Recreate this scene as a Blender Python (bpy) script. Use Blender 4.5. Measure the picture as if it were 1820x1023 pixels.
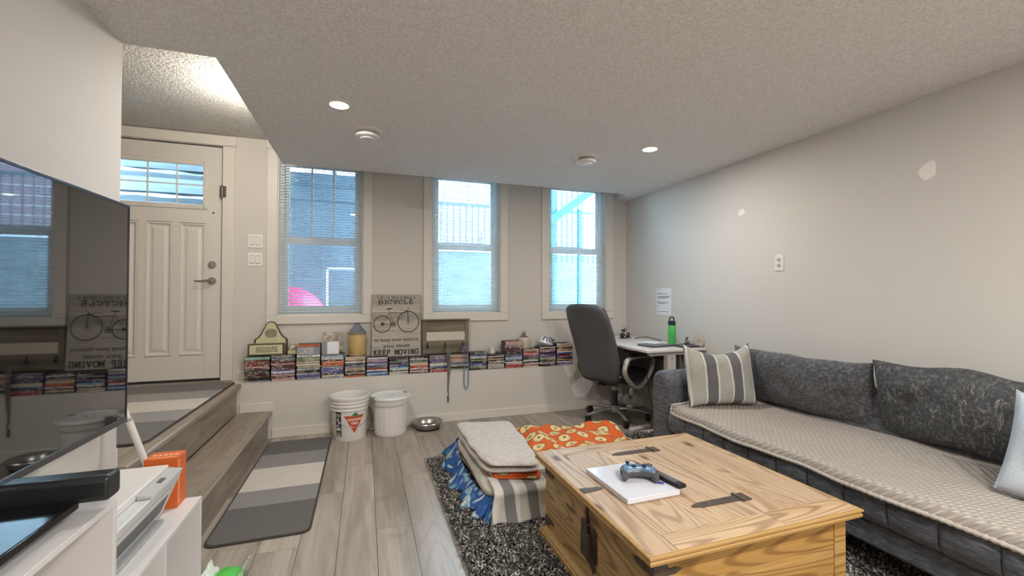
import bpy, bmesh, math, random
import numpy as np
from mathutils import Vector, Matrix, noise
random.seed(7)
SC = bpy.context.scene
for o in list(bpy.data.objects): bpy.data.objects.remove(o)
COL = SC.collection
PI = math.pi
# ------------------------------------------------------------------ camera
FPX, YAW, PITCH, ROLL, EYE = 767.45, .3289, .0148, .0015, 1.25
def cam_axes():
    cy, sy = math.cos(YAW), math.sin(YAW)
    F = Vector((sy, cy, 0)); R = Vector((cy, -sy, 0)); U = Vector((0, 0, 1))
    c, s = math.cos(PITCH), math.sin(PITCH); F, U = c*F+s*U, c*U-s*F
    c, s = math.cos(ROLL), math.sin(ROLL); R, U = c*R+s*U, c*U-s*R
    return R, U, F
cd = bpy.data.cameras.new('camera'); cam = bpy.data.objects.new('camera', cd); COL.objects.link(cam)
R_, U_, F_ = cam_axes()
cam.matrix_world = Matrix(((R_.x, U_.x, -F_.x, 0), (R_.y, U_.y, -F_.y, 0), (R_.z, U_.z, -F_.z, EYE), (0, 0, 0, 1)))
cd.sensor_width = 36; cd.lens = FPX/1820*36; cd.clip_start = .05; cd.clip_end = 200
SC.camera = cam
# ------------------------------------------------------------------ world, exposure
W = bpy.data.worlds.new('world'); SC.world = W; W.use_nodes = True
bg = W.node_tree.nodes['Background']; bg.inputs[0].default_value = (.46, .76, 1.0, 1); bg.inputs[1].default_value = 17.0
SC.view_settings.view_transform = 'Standard'; SC.view_settings.look = 'None'
SC.view_settings.gamma = 1; SC.view_settings.use_curve_mapping = False
SC.view_settings.exposure = 0.2
POT_W = 13; POT_R = 29; ENTRY_W = 20
# ------------------------------------------------------------------ helpers
def lin(h):
    h = h.lstrip('#'); out = []
    for i in (0, 2, 4):
        c = int(h[i:i+2], 16)/255
        out.append(c/12.92 if c <= .04045 else ((c+.055)/1.055)**2.4)
    return (*out, 1)
def setp(o, label=None, cat=None, group=None, kind=None):
    if label: o['label'] = label
    if cat: o['category'] = cat
    if group: o['group'] = group
    if kind: o['kind'] = kind
    return o
class G:
    def __init__(s): s.V = []; s.F = []; s.M = []
    def add(s, vs, fs, mi=0, T=None):
        b = len(s.V)
        s.V += [tuple(T @ Vector(v)) if T is not None else tuple(v) for v in vs]
        s.F += [tuple(b+i for i in f) for f in fs]; s.M += [mi]*len(fs); return s
    def box(s, x0, x1, y0, y1, z0, z1, mi=0, T=None):
        v = [(x, y, z) for z in (z0, z1) for y in (y0, y1) for x in (x0, x1)]
        f = [(0, 2, 3, 1), (4, 5, 7, 6), (0, 1, 5, 4), (2, 6, 7, 3), (0, 4, 6, 2), (1, 3, 7, 5)]
        return s.add(v, f, mi, T)
    def prism(s, poly, a, b, plane='xy', mi=0, T=None):
        def m(p, w):
            if plane == 'xy': return (p[0], p[1], w)
            if plane == 'xz': return (p[0], w, p[1])
            return (w, p[0], p[1])
        n = len(poly); v = [m(p, a) for p in poly]+[m(p, b) for p in poly]
        f = [tuple(range(n))[::-1], tuple(range(n, 2*n))]+[(i, (i+1) % n, n+(i+1) % n, n+i) for i in range(n)]
        return s.add(v, f, mi, T)
    def tube(s, pts, r, n=8, closed=False, mi=0, caps=True, T=None, sq=1.0):
        P = [Vector(p) for p in pts]; N = len(P); rs = r if isinstance(r, (list, tuple)) else [r]*N
        def tan(i):
            if closed: return (P[(i+1) % N]-P[(i-1) % N]).normalized()
            return (P[min(i+1, N-1)]-P[max(i-1, 0)]).normalized()
        t0 = tan(0); up = Vector((0, 0, 1)) if abs(t0.z) < .9 else Vector((1, 0, 0))
        nn = (up-t0*up.dot(t0)).normalized(); v = []
        for i in range(N):
            t = tan(i); nn = (nn-t*nn.dot(t)); nn.normalize(); bb = t.cross(nn)
            for k in range(n):
                a = 2*PI*k/n; v.append(P[i]+nn*math.cos(a)*rs[i]+bb*math.sin(a)*rs[i]*sq)
        f = []
        for i in range(N if closed else N-1):
            for k in range(n):
                f.append((i*n+k, i*n+(k+1) % n, ((i+1) % N)*n+(k+1) % n, ((i+1) % N)*n+k))
        if not closed and caps: f += [tuple(range(n))[::-1], tuple(range((N-1)*n, N*n))]
        return s.add(v, f, mi, T)
    def cyl(s, p0, p1, r0, r1=None, n=16, mi=0, T=None):
        return s.tube([p0, p1], [r0, r0 if r1 is None else r1], n, mi=mi, T=T)
    def lathe(s, prof, n=32, c=(0, 0, 0), mi=0, T=None, rf=None):
        v = []; f = []
        for j, (r, z) in enumerate(prof):
            for k in range(n):
                a = 2*PI*k/n; rr = r*(rf(a, z) if rf else 1)
                v.append((c[0]+rr*math.cos(a), c[1]+rr*math.sin(a), c[2]+z))
        for j in range(len(prof)-1):
            for k in range(n):
                f.append((j*n+k, j*n+(k+1) % n, (j+1)*n+(k+1) % n, (j+1)*n+k))
        f.append(tuple(range(n))[::-1]); f.append(tuple(range((len(prof)-1)*n, len(prof)*n)))
        return s.add(v, f, mi, T)
    def grid(s, fn, nu, nv, mi=0, T=None, wrap=False):
        v = [fn(i/nu, j/nv) for j in range(nv+1) for i in range(nu+1)]
        f = [(j*(nu+1)+i, j*(nu+1)+i+1, (j+1)*(nu+1)+i+1, (j+1)*(nu+1)+i) for j in range(nv) for i in range(nu)]
        return s.add(v, f, mi, T)
    def loft(s, rings, mi=0, T=None):
        n = len(rings[0]); v = [p for r in rings for p in r]; f = []
        for j in range(len(rings)-1):
            for k in range(n): f.append((j*n+k, j*n+(k+1) % n, (j+1)*n+(k+1) % n, (j+1)*n+k))
        f += [tuple(range(n))[::-1], tuple(range((len(rings)-1)*n, len(rings)*n))]
        return s.add(v, f, mi, T)
def mk(name, g, mats, parent=None, loc=None, rot=None, smooth=None, bevel=0, seg=2, fix=False):
    me = bpy.data.meshes.new(name)
    me.from_pydata(g.V, [], g.F)
    if not isinstance(mats, (list, tuple)): mats = [mats]
    for m in mats: me.materials.append(m)
    if len(mats) > 1: me.polygons.foreach_set('material_index', g.M)
    me.update()
    if fix:
        bm = bmesh.new(); bm.from_mesh(me); bmesh.ops.remove_doubles(bm, verts=bm.verts, dist=1e-5)
        bmesh.ops.recalc_face_normals(bm, faces=bm.faces); bm.to_mesh(me); bm.free()
    if smooth:
        me.shade_smooth(); me.set_sharp_from_angle(angle=math.radians(smooth if smooth is not True else 40))
    o = bpy.data.objects.new(name, me); COL.objects.link(o)
    if parent: o.parent = parent
    if loc: o.location = loc
    if rot: o.rotation_euler = rot
    if bevel:
        m = o.modifiers.new('bevel', 'BEVEL'); m.width = bevel; m.segments = seg; m.limit_method = 'ANGLE'; m.angle_limit = .6
        if smooth is None:
            me.shade_smooth(); me.set_sharp_from_angle(angle=math.radians(35))
    return o
def dup(o, parent=None, loc=None, rot=None):
    c = o.copy(); COL.objects.link(c)
    if parent: c.parent = parent
    if loc is not None: c.location = loc
    if rot is not None: c.rotation_euler = rot
    return c
def thing(name, label, cat, loc=(0, 0, 0), rotz=0, group=None, kind=None):
    o = bpy.data.objects.new(name, None); COL.objects.link(o); o.empty_display_size = .05
    o.location = loc; o.rotation_euler = (0, 0, rotz)
    return setp(o, label, cat, group, kind)
def struct(name, g, mats, **k):
    o = mk(name, g, mats, **k); o['kind'] = 'structure'; return o
_tx = {}
def text_geo(s, size, ext=.0004, align='CENTER', bold=0):
    key = (s, size, ext, align, bold)
    if key in _tx: return _tx[key]
    c = bpy.data.curves.new('t', 'FONT'); c.body = s; c.size = size; c.extrude = ext; c.align_x = align; c.align_y = 'CENTER'
    c.resolution_u = 2; c.offset = bold
    o = bpy.data.objects.new('t', c); COL.objects.link(o)
    dg = bpy.context.evaluated_depsgraph_get(); dg.update(); e = o.evaluated_get(dg); me = e.to_mesh()
    r = ([tuple(v.co) for v in me.vertices], [tuple(p.vertices) for p in me.polygons])
    e.to_mesh_clear(); bpy.data.objects.remove(o); bpy.data.curves.remove(c); _tx[key] = r
    return r
FRONT = Matrix.Rotation(PI/2, 4, 'X')     # text plane facing -Y
# ------------------------------------------------------------------ materials
class NT:
    def __init__(s, name):
        s.m = bpy.data.materials.new(name); s.m.use_nodes = True; s.t = s.m.node_tree; s.b = s.t.nodes['Principled BSDF']
    def n(s, kind, **k):
        x = s.t.nodes.new('ShaderNode'+kind)
        for a, v in k.items():
            if hasattr(x, a): setattr(x, a, v)
            else: x.inputs[a].default_value = v
        return x
    def l(s, a, b): s.t.links.new(a, b)
    def coord(s, scale=(1, 1, 1), rnd=True, kind='Object'):
        tc = s.n('TexCoord'); mp = s.n('Mapping'); mp.inputs['Scale'].default_value = scale
        if rnd:
            oi = s.n('ObjectInfo'); ml = s.n('Math', operation='MULTIPLY'); ml.inputs[1].default_value = 37
            s.l(oi.outputs['Random'], ml.inputs[0]); ad = s.n('VectorMath', operation='ADD')
            s.l(tc.outputs[kind], ad.inputs[0]); s.l(ml.outputs[0], ad.inputs[1]); s.l(ad.outputs[0], mp.inputs[0])
        else: s.l(tc.outputs[kind], mp.inputs[0])
        return mp.outputs[0]
    def noise(s, vec, scale=5, detail=3, rough=.5, dist=0):
        x = s.n('TexNoise'); x.inputs['Scale'].default_value = scale; x.inputs['Detail'].default_value = detail
        x.inputs['Roughness'].default_value = rough; x.inputs['Distortion'].default_value = dist
        s.l(vec, x.inputs['Vector']); return x.outputs['Fac']
    def ramp(s, fac, stops, interp='LINEAR'):
        x = s.n('ValToRGB'); e = x.color_ramp.elements; x.color_ramp.interpolation = interp
        while len(e) > 1: e.remove(e[-1])
        e[0].position = stops[0][0]; e[0].color = lin(stops[0][1])
        for p, c in stops[1:]:
            q = e.new(p); q.color = lin(c)
        s.l(fac, x.inputs[0]); return x.outputs[0]
    def mix(s, fac, a, b, blend='MIX'):
        x = s.n('Mix', data_type='RGBA', blend_type=blend)
        for i, v in ((0, fac), (6, a), (7, b)):
            if hasattr(v, 'links') or hasattr(v, 'is_linked'): s.l(v, x.inputs[i])
            else: x.inputs[i].default_value = v
        return x.outputs[2]
    def bump(s, h, strength=.3, dist=.01, normal=None):
        x = s.n('Bump'); x.inputs['Strength'].default_value = strength; x.inputs['Distance'].default_value = dist
        s.l(h, x.inputs['Height'])
        if normal: s.l(normal, x.inputs['Normal'])
        s.l(x.outputs[0], s.b.inputs['Normal']); return x.outputs[0]
    def col(s, c):
        if hasattr(c, 'is_linked'): s.l(c, s.b.inputs['Base Color'])
        else: s.b.inputs['Base Color'].default_value = lin(c)
    def done(s, rough=.5, metal=0, **k):
        s.b.inputs['Roughness'].default_value = rough; s.b.inputs['Metallic'].default_value = metal
        for a, v in k.items(): s.b.inputs[a.replace('_', ' ')].default_value = v
        return s.m
def plain(name, c, rough=.5, metal=0, nz=0, var=None, bumps=0, bscale=200, **k):
    t = NT(name); v = t.coord(rnd=True)
    if var: t.col(t.ramp(t.noise(v, nz or 8, 4), [(.3, c), (.7, var)]))
    else: t.col(c)
    if bumps: t.bump(t.noise(v, bscale, 2), bumps, .002)
    return t.done(rough, metal, **k)
def wood(name, axis, stops, rough=.5, freq=16, vary=.12, bumps=.15, knots=0, stretch=.07, distort=.8, rings=0, ringcol='#8a6a48', rfreq=5, rstretch=.16, rmul=60, rth=.35):
    t = NT(name); sc = [1, 1, 1]; sc['xyz'.index(axis)] = stretch
    v = t.coord(tuple(sc)); n1 = t.noise(v, freq, 6, .6, distort)
    v2 = t.coord(tuple(1 if q == 1 else stretch*.35 for q in sc)); n2 = t.noise(v2, freq*8, 3, .6)
    c = t.ramp(n1, stops); c2 = t.ramp(n2, [(.3, '#9a9a9a'), (.7, '#ffffff')])
    c = t.mix(.45 if not rings else .25, c, c2, 'MULTIPLY')
    if rings:
        sr = [1, 1, 1]; sr['xyz'.index(axis)] = rstretch
        n3 = t.noise(t.coord(tuple(sr)), rfreq, 1, .4, .3); m_ = t.n('Math', operation='MULTIPLY'); m_.inputs[1].default_value = rmul; t.l(n3, m_.inputs[0])
        sn_ = t.n('Math', operation='SINE'); t.l(m_.outputs[0], sn_.inputs[0])
        c = t.mix(rings, c, t.ramp(sn_.outputs[0], [(rth, '#ffffff'), (.97, ringcol)]), 'MULTIPLY')
    if knots:
        vo = t.n('TexVoronoi'); vo.inputs['Scale'].default_value = knots
        sk = [1, 1, 1]; sk['xyz'.index(axis)] = .45
        t.l(t.coord(tuple(sk)), vo.inputs['Vector'])
        kk = t.ramp(vo.outputs['Distance'], [(.09, '#ffffff'), (.17, '#000000')])
        c = t.mix(kk, c, lin('#5d3b20'))
    if vary:
        oi = t.n('ObjectInfo'); mr = t.n('MapRange'); mr.inputs['To Min'].default_value = 1-vary; mr.inputs['To Max'].default_value = 1+vary
        t.l(oi.outputs['Random'], mr.inputs[0]); hs = t.n('HueSaturation'); t.l(mr.outputs[0], hs.inputs['Value']); t.l(c, hs.inputs['Color']); c = hs.outputs[0]
    t.col(c); t.bump(n2, bumps, .002); return t.done(rough)
M = {}
def wallmat(name, c):
    t = NT(name); v = t.coord(rnd=False, kind='Object'); t.col(c); t.bump(t.noise(v, 160, 2), .12, .002); return t.done(.75)
M['wall'] = wallmat('wall_paint', '#cfcac3')
t = NT('ceiling_texture'); v = t.coord(rnd=False); n1 = t.noise(v, 105, 3, .6); n2 = t.noise(v, 28, 2)
t.col(t.ramp(n1, [(.35, '#d6d3d0'), (.62, '#eeecea')])); t.bump(t.ramp(n1, [(.35, '#000000'), (.65, '#ffffff')]), .45, .006); M['ceil'] = t.done(.85)
t = NT('entry_ceiling_texture'); v = t.coord(rnd=False); n1 = t.noise(v, 60, 3, .6)
t.col(t.ramp(n1, [(.35, '#c9c7c2'), (.6, '#e2e0db')])); t.bump(t.ramp(n1, [(.38, '#000000'), (.6, '#ffffff')]), .8, .012); M['ceil2'] = t.done(.85)
M['trim'] = plain('white_trim', '#d9d4cb', .4)
M['door'] = plain('door_white', '#d6d2ca', .4)
M['vinyl'] = plain('window_vinyl', '#e2e8ea', .35)
t = NT('blind_slat'); t.col('#e6ecee'); tl = t.n('BsdfTranslucent'); tl.inputs[0].default_value = lin('#e6f0f4'); mx = t.n('MixShader'); mx.inputs[0].default_value = .68
t.l(t.b.outputs[0], mx.inputs[1]); t.l(tl.outputs[0], mx.inputs[2]); t.l(mx.outputs[0], t.t.nodes['Material Output'].inputs[0]); M['slat'] = t.done(.4)
fl = [(.25, '#8a8075'), (.45, '#a0968a'), (.6, '#b3a99c'), (.8, '#beb5a9')]
M['floor'] = wood('floor_plank', 'y', fl, .38, 6, .17, .08, rings=.17, ringcol='#a39a90', rfreq=5, rstretch=.14)
M['stair'] = wood('stair_plank', 'y', [(.25, '#7f7466'), (.5, '#95897a'), (.8, '#a6998a')], .4, 6, .07, .08, rings=.25, ringcol='#a39a90', rfreq=5, rstretch=.14)
pine = [(.2, '#a3804f'), (.42, '#bf9a66'), (.6, '#cbab7b'), (.85, '#b48c58')]
M['pine_y'] = wood('pine_y', 'y', [(.2, '#a28466'), (.42, '#c4a582'), (.6, '#cfb495'), (.85, '#b2916e')], .42, 13, .07, .3, 6.5, rings=.42, ringcol='#97745a', rfreq=5.0, rstretch=.085, rmul=190, rth=.1)
M['pine_x'] = wood('pine_x', 'x', [(.2, '#a38360'), (.42, '#c5a47d'), (.6, '#cfb28d'), (.85, '#b28e68')], .42, 13, .07, .3, 5.0, rings=.5, ringcol='#8c6a50', rfreq=5.0, rstretch=.085, rmul=190, rth=.1)
M['pine_fx'] = wood('pine_front_x', 'x', [(.2, '#9c7338'), (.42, '#b98d4e'), (.6, '#c49c60'), (.85, '#a97d42')], .5, 15, .05, .3, 5.0, rings=.5, ringcol='#84603a', rfreq=5.0, rstretch=.085, rmul=170, rth=.2)
M['pine_fy'] = wood('pine_front_y', 'y', [(.2, '#94744a'), (.42, '#b39160'), (.6, '#bf9f70'), (.85, '#a07c4e')], .5, 15, .05, .3, 5.0, rings=.5, ringcol='#84603a', rfreq=5.0, rstretch=.085, rmul=170, rth=.2)
M['pine_m'] = wood('pine_moulding', 'x', [(.2, '#a27a44'), (.5, '#c0985c'), (.85, '#b08549')], .5, 10, .03, .2)
M['iron'] = plain('rusty_iron', '#4b4039', .55, .4, 30, '#62564d', .3, 60)
M['chrome'] = plain('chrome', '#c8c8c8', .18, 1)
M['steel'] = plain('brushed_steel', '#b2b0ab', .28, 1)
M['black'] = plain('black_plastic', '#17181a', .4)
M['blackg'] = plain('black_gloss', '#0c0d10', .08)
M['leather'] = plain('grey_leather', '#4c4e54', .42, 0, 6, '#56585e', .25, 260)
M['leather_in'] = plain('black_leather', '#1f2227', .35, 0, bumps=.3, bscale=200)
M['armgrey'] = plain('arm_silver', '#a8a49a', .35, .3)
M['white'] = plain('white_laminate', '#dcd8d6', .35)
M['whitep'] = plain('white_plastic', '#e2deda', .4)
M['greyp'] = plain('grey_plastic', '#9fa1a0', .5)
M['paper'] = plain('paper', '#e6e7ea', .8)
M['ink'] = plain('ink', '#3b3a3c', .8)
M['dark'] = plain('dark_gap', '#1a1816', .9)
t = NT('glass'); t.t.nodes.remove(t.b); lw = t.n('Fresnel'); lw.inputs[0].default_value = 1.45
tr = t.n('BsdfTransparent'); gl = t.n('BsdfGlossy'); gl.inputs['Roughness'].default_value = .02; mx = t.n('MixShader')
t.l(lw.outputs[0], mx.inputs[0]); t.l(tr.outputs[0], mx.inputs[1]); t.l(gl.outputs[0], mx.inputs[2]); t.l(mx.outputs[0], t.t.nodes['Material Output'].inputs[0]); M['glass'] = t.m
def emis(name, c, s):
    t = NT(name); t.b.inputs['Emission Color'].default_value = lin(c); t.b.inputs['Emission Strength'].default_value = s; t.col(c); return t.m
M['lamp'] = emis('lamp_glow', '#fff3e0', 12)
def fabric(name, stops, freq=60, aniso=(1, 1, 1), bumps=.4, bscale=260, vary=0, rough=.95):
    t = NT(name); v = t.coord(aniso); n1 = t.noise(v, freq, 4, .7); t.col(t.ramp(n1, stops))
    t.bump(t.noise(t.coord(), bscale, 2), bumps, .003); m = t.done(rough); t.b.inputs['Sheen Weight'].default_value = .15; return m
M['sofa'] = fabric('sofa_fabric', [(.3, '#3c3e43'), (.5, '#54565c'), (.66, '#71737a')], 70, (1, .25, 1))
M['sofac'] = fabric('sofa_cushion_fabric', [(.32, '#37383b'), (.52, '#4f5053'), (.68, '#77787b')], 55, (1, .3, 1.4), .6)
# two-direction scratchy weave for the second cushion
t = NT('sofa_cushion_crinkle'); v = t.coord((1, .3, 1)); v2 = t.coord((1, 1, .28))
a = t.noise(v, 60, 4, .7); b = t.noise(v2, 30, 4, .65, 1.8)
c = t.ramp(a, [(.32, '#2f3032'), (.55, '#4b4c4e'), (.7, '#6a6b6d')])
k = t.ramp(b, [(.50, '#000000'), (.51, '#777777'), (.52, '#000000'), (.60, '#000000'), (.615, '#ffffff'), (.63, '#000000')]); c = t.mix(k, c, lin('#b5b3a8')); t.col(c); t.bump(b, .4, .006); M['sofac2'] = t.done(.95)
M['knith'] = fabric('knit_hem', [(.3, '#a89f95'), (.6, '#beb6ac')], 60, (1, 1, 1), .8, 120)
# knitted throw
t = NT('knit_throw'); v = t.coord((1, 1, 1), rnd=False)
w1 = t.n('TexWave', wave_type='BANDS', bands_direction='DIAGONAL'); w1.inputs['Scale'].default_value = 17; t.l(v, w1.inputs[0])
tc2 = t.coord((-1, 1, 1), rnd=False); w2 = t.n('TexWave', wave_type='BANDS', bands_direction='DIAGONAL'); w2.inputs['Scale'].default_value = 17; t.l(tc2, w2.inputs[0])
mm = t.n('Math', operation='MULTIPLY'); t.l(w1.outputs['Fac'], mm.inputs[0]); t.l(w2.outputs['Fac'], mm.inputs[1])
t.col(t.ramp(mm.outputs[0], [(0, '#a39a90'), (.5, '#b6ada3'), (1, '#c2bab0')])); t.bump(mm.outputs[0], .9, .008); M['knit'] = t.done(.95)
def stripes(name, axis, per, stops, bumps=.3, off=0, rnd=False, nsc=220, lo='#8c8c8c'):
    t = NT(name); tc = t.n('TexCoord'); sp = t.n('SeparateXYZ'); t.l(tc.outputs['Object'], sp.inputs[0])
    ad = t.n('Math', operation='ADD'); ad.inputs[1].default_value = off+50*per; t.l(sp.outputs['XYZ'.index(axis.upper())], ad.inputs[0])
    dv = t.n('Math', operation='DIVIDE'); dv.inputs[1].default_value = per; t.l(ad.outputs[0], dv.inputs[0])
    fr = t.n('Math', operation='FRACT'); t.l(dv.outputs[0], fr.inputs[0])
    c = t.ramp(fr.outputs[0], stops, 'CONSTANT'); n1 = t.noise(t.coord(rnd=rnd), nsc, 3, .8)
    c = t.mix(.45, c, t.ramp(n1, [(.3, lo), (.7, '#ffffff')]), 'MULTIPLY'); t.col(c); t.bump(n1, bumps, .003); return t.done(.95)
# ------------------------------------------------------------------ geometry constants
D1, D2, DC, XR, ZC, ZL, ZE, XE, DCE, XL = 4.244, 4.454, 4.135, 2.967, 2.367, .4844, 2.66, -.673, 2.371, -1.03
YR = -3.0
# ------------------------------------------------------------------ structure
fg = G().box(XL-.1, XR+.1, YR-.1, D1+.02, -.12, -.012); floor = struct('floor', fg, M['dark'])
PW = .1845; i = 0; pm = {}
x = -.118-5*PW
while x < XR:
    w0, w1 = max(x, XL+.001), min(x+PW, XR)
    starts = {-.118: [3.366, 4.6], .0665: [2.415, 3.361, 4.6], .251: [3.139+0, 4.6]}
    ys = []; key = round((x+.118)/PW)
    base = {0: 3.366, 1: 2.42, 2: 3.08, 3: 3.9, -1: 2.95, -2: 3.6, 4: 2.3}.get(key, random.uniform(2.9, 4.1))
    y = base+1.25
    y1 = D1
    cuts = [D1]; yy = base
    while yy > YR: cuts.append(yy); yy -= 1.22 if key != 0 else 1.5
    cuts.append(YR)
    if w1-w0 > .02:
        for a, b in zip(cuts[1:], cuts[:-1]):
            if b-a < .02: continue
            k = (round(w1-w0, 3), round(b-a, 3))
            if k not in pm:
                g = G().box(.0009, k[0]-.0009, .0008, k[1]-.0008, -.012, 0); o = mk('plank', g, M['floor'], floor, (w0, a, 0)); pm[k] = o
            else: dup(pm[k], floor, (w0, a, 0))
    x += PW
# back wall with openings
wins = [('window_1', -.76, -.016, 1.055), ('window_2', .652, 1.382, 1.055), ('window_3', 1.954, 2.688, 1.055)]
WT = 2.56
def wall_with_holes(x0, x1, y0, y1, z0, z1, holes):
    g = G(); xs = x0
    for (a, b, c, d) in sorted(holes):
        g.box(xs, a, y0, y1, z0, z1)
        if c > z0: g.box(a, b, y0, y1, z0, c)
        if d < z1: g.box(a, b, y0, y1, d, z1)
        xs = b
    g.box(xs, x1, y0, y1, z0, z1); return g
holes = [(-2.118, -1.200, ZL, 2.562)]+[(a, b, c, WT) for _, a, b, c in wins]
wb = struct('wall_back', wall_with_holes(-2.7, XR+.15, D2, D2+.16, -.1, ZE+.1, holes), M['wall'])
struct('wall_ledge', G().box(-1.10, XR, D1, D2-.001, 0, ZL-.004).box(-1.10, XR, D1-.001, D2-.001, ZL-.004, ZL), M['wall'])
wr = struct('wall_right', G().box(XR, XR+.15, YR-.1, D2, -.1, ZE+.1), M['wall'])
wl = struct('wall_left', G().box(-2.7, XL, YR-.1, DCE, -.1, ZE+.1), M['wall'])
struct('wall_rear', G().box(XL, XR, YR-.15, YR, -.1, ZE+.1), M['wall'])
struct('wall_entry', G().box(-2.85, -2.7, DCE-.05, D2+.16, -.1, ZE+.1), M['wall'])
cg = G().box(XE, XR, DCE, DC, ZC, ZE+.1).box(XL, XR, YR, DCE, ZC, ZE+.1).box(2.83, XR, DC, D2, ZC, ZE+.1)
ceil = struct('ceiling', cg, M['ceil'])
struct('ceiling_entry', G().box(-2.7, XE, DCE, D2, ZE, ZE+.1).box(XE, 2.83, DC, D2, ZE, ZE+.1), M['ceil2'])
# patches of filler, right wall
for (yy, zz, ry, rz) in ((2.777, 1.936, .035, .03), (1.518, 1.942, .04, .055)):
    g = G(); n = 14; ring = [(yy+ry*math.cos(a)*(1+.18*math.sin(3*a+yy)), zz+rz*math.sin(a)*(1+.2*math.cos(2*a+1))) for a in [2*PI*k/n for k in range(n)]]
    g.prism(ring, XR-.0015, XR+.001, 'yz'); mk('filler_patch', g, plain('filler', '#ece7e0', .8), wr)
# baseboards
def bb(name, g): return struct(name, g, M['trim'], bevel=.003)
bb('baseboard_back', G().box(-.755, XR-.014, D1-.014, D1, 0, .082))
mk('baseboard_step', G().box(-1.0, -.752, D1-.014, D1, .2335, .310), M['trim'], wb, bevel=.003)
bb('baseboard_right', G().box(XR-.014, XR, YR, D1-.014, 0, .082))
bb('baseboard_left', G().box(XL, XL+.014, YR, 2.33, 0, .082))
bb('baseboard_entry', G().box(-1.075, -.995, D2-.014, D2, ZL, ZL+.082).box(-2.7, XL, DCE, DCE+.014, ZL, ZL+.082))
# stairs
st = thing('stairs', 'grey-brown wood plank stairs with two risers up to the door landing', 'stairs', (0, 0, 0))
mk('core', G().box(-2.69, -1.101, DCE+.002, D2-.002, .001, .4395).box(-1.1005, -1.055, DCE+.002, D1-.002, .001, .4395).box(-1.054, -.80, DCE+.002, D1-.002, .001, .20), M['dark'], st)
for a, b in ((DCE+.001, 3.05), (3.0515, D1-.001)):
    mk('riser', G().box(-1.03, -.785, a, b, .001, .205), M['stair'], st)
    mk('tread', G().box(-1.02, -.79, a, b, .2055, .232), M['stair'], st, bevel=.004)
    mk('nosing', G().prism([(-.83, .2058), (-.757, .2058), (-.752, .215), (-.752, .229), (-.758, .2335), (-.83, .2335)], a, b, 'xz'), M['stair'], st, smooth=30)
for a, b in ((DCE+.001, 3.4), (3.4015, D1-.001)):
    mk('riser', G().box(-1.05, -1.025, a, b, .232, .448), M['stair'], st)
    mk('nosing', G().prism([(-1.10, .446), (-.998, .446), (-.99, .456), (-.99, .478), (-1.0, .4865), (-1.10, .4865)], a, b, 'xz'), M['stair'], st, smooth=30)
xx = -2.7
while xx < -1.101:
    x2 = min(xx+.18, -1.1005)
    for a, b in ((DCE+.001, 3.3+.5*((int(xx*100)) % 3-1)), (3.3+.5*((int(xx*100)) % 3-1)+.001, D2-.001)):
        mk('plank', G().box(xx+.0005, x2-.0005, a, b, .44, ZL), M['stair'], st)
    xx = x2+.0001
# ------------------------------------------------------------------ windows
def window(name, x0, x1, z0, z1, grille):
    g = G(); y0, y1 = D2+.06, D2+.14; fw = .045
    g.box(x0, x0+fw, y0, y1, z0, z1).box(x1-fw, x1, y0, y1, z0, z1).box(x0+fw, x1-fw, y0, y1, z0, z0+fw).box(x0+fw, x1-fw, y0, y1, z1-fw, z1)
    w = struct(name, g, M['vinyl'], bevel=.004)
    zm = 1.775; sw = .035
    for nm, za, zb, yy in (('lower_sash', z0+fw, zm, y0+.012), ('upper_sash', zm-.04, z1-fw, y0+.04)):
        s = G(); a, b = x0+fw, x1-fw
        bot = sw if nm == 'lower_sash' else .06
        s.box(a, a+sw, yy, yy+.028, za, zb).box(b-sw, b, yy, yy+.028, za, zb).box(a+sw, b-sw, yy, yy+.028, za, za+bot).box(a+sw, b-sw, yy, yy+.028, zb-sw-.02, zb)
        so = mk(nm, s, M['vinyl'], w, bevel=.003)
        mk('pane', G().box(a+sw-.004, b-sw+.004, yy+.012, yy+.016, za+bot-.004, zb-sw-.016), M['glass'], so)
        if nm == 'upper_sash' and grille:
            for f in (1/3, 2/3):
                xm = a+sw+(b-a-2*sw)*f; mk('muntin', G().box(xm-.008, xm+.008, yy+.006, yy+.022, za+.02, zb-.02), M['vinyl'], so)
    c = G(); cw = .088
    c.box(x0-cw, x0-.002, D2-.018, D2, z0, z1+.02).box(x1+.002, x1+cw, D2-.018, D2, z0, z1+.02)
    mk('casing', c, M['trim'], w, bevel=.003)
    mk('casing_head', G().box(x0-cw-.01, x1+cw+.01, D2-.022, D2, z1+.02, z1+.098), M['trim'], w, bevel=.003)
    mk('sill', G().box(x0-cw, x1+cw, D2-.022, D2, z0-.082, z0-.001), M['trim'], w, bevel=.003)
    mk('jamb', G().box(x0-.001, x0+.008, D2-.001, y0, z0, z1).box(x1-.008, x1+.001, D2-.001, y0, z0, z1).box(x0, x1, D2-.001, y0, z0-.001, z0+.008), M['trim'], w)
    return w
for k, (n, a, b, c) in enumerate(wins): window(n, a, b, c, WT, k == 0)
slat_me = None
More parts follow.
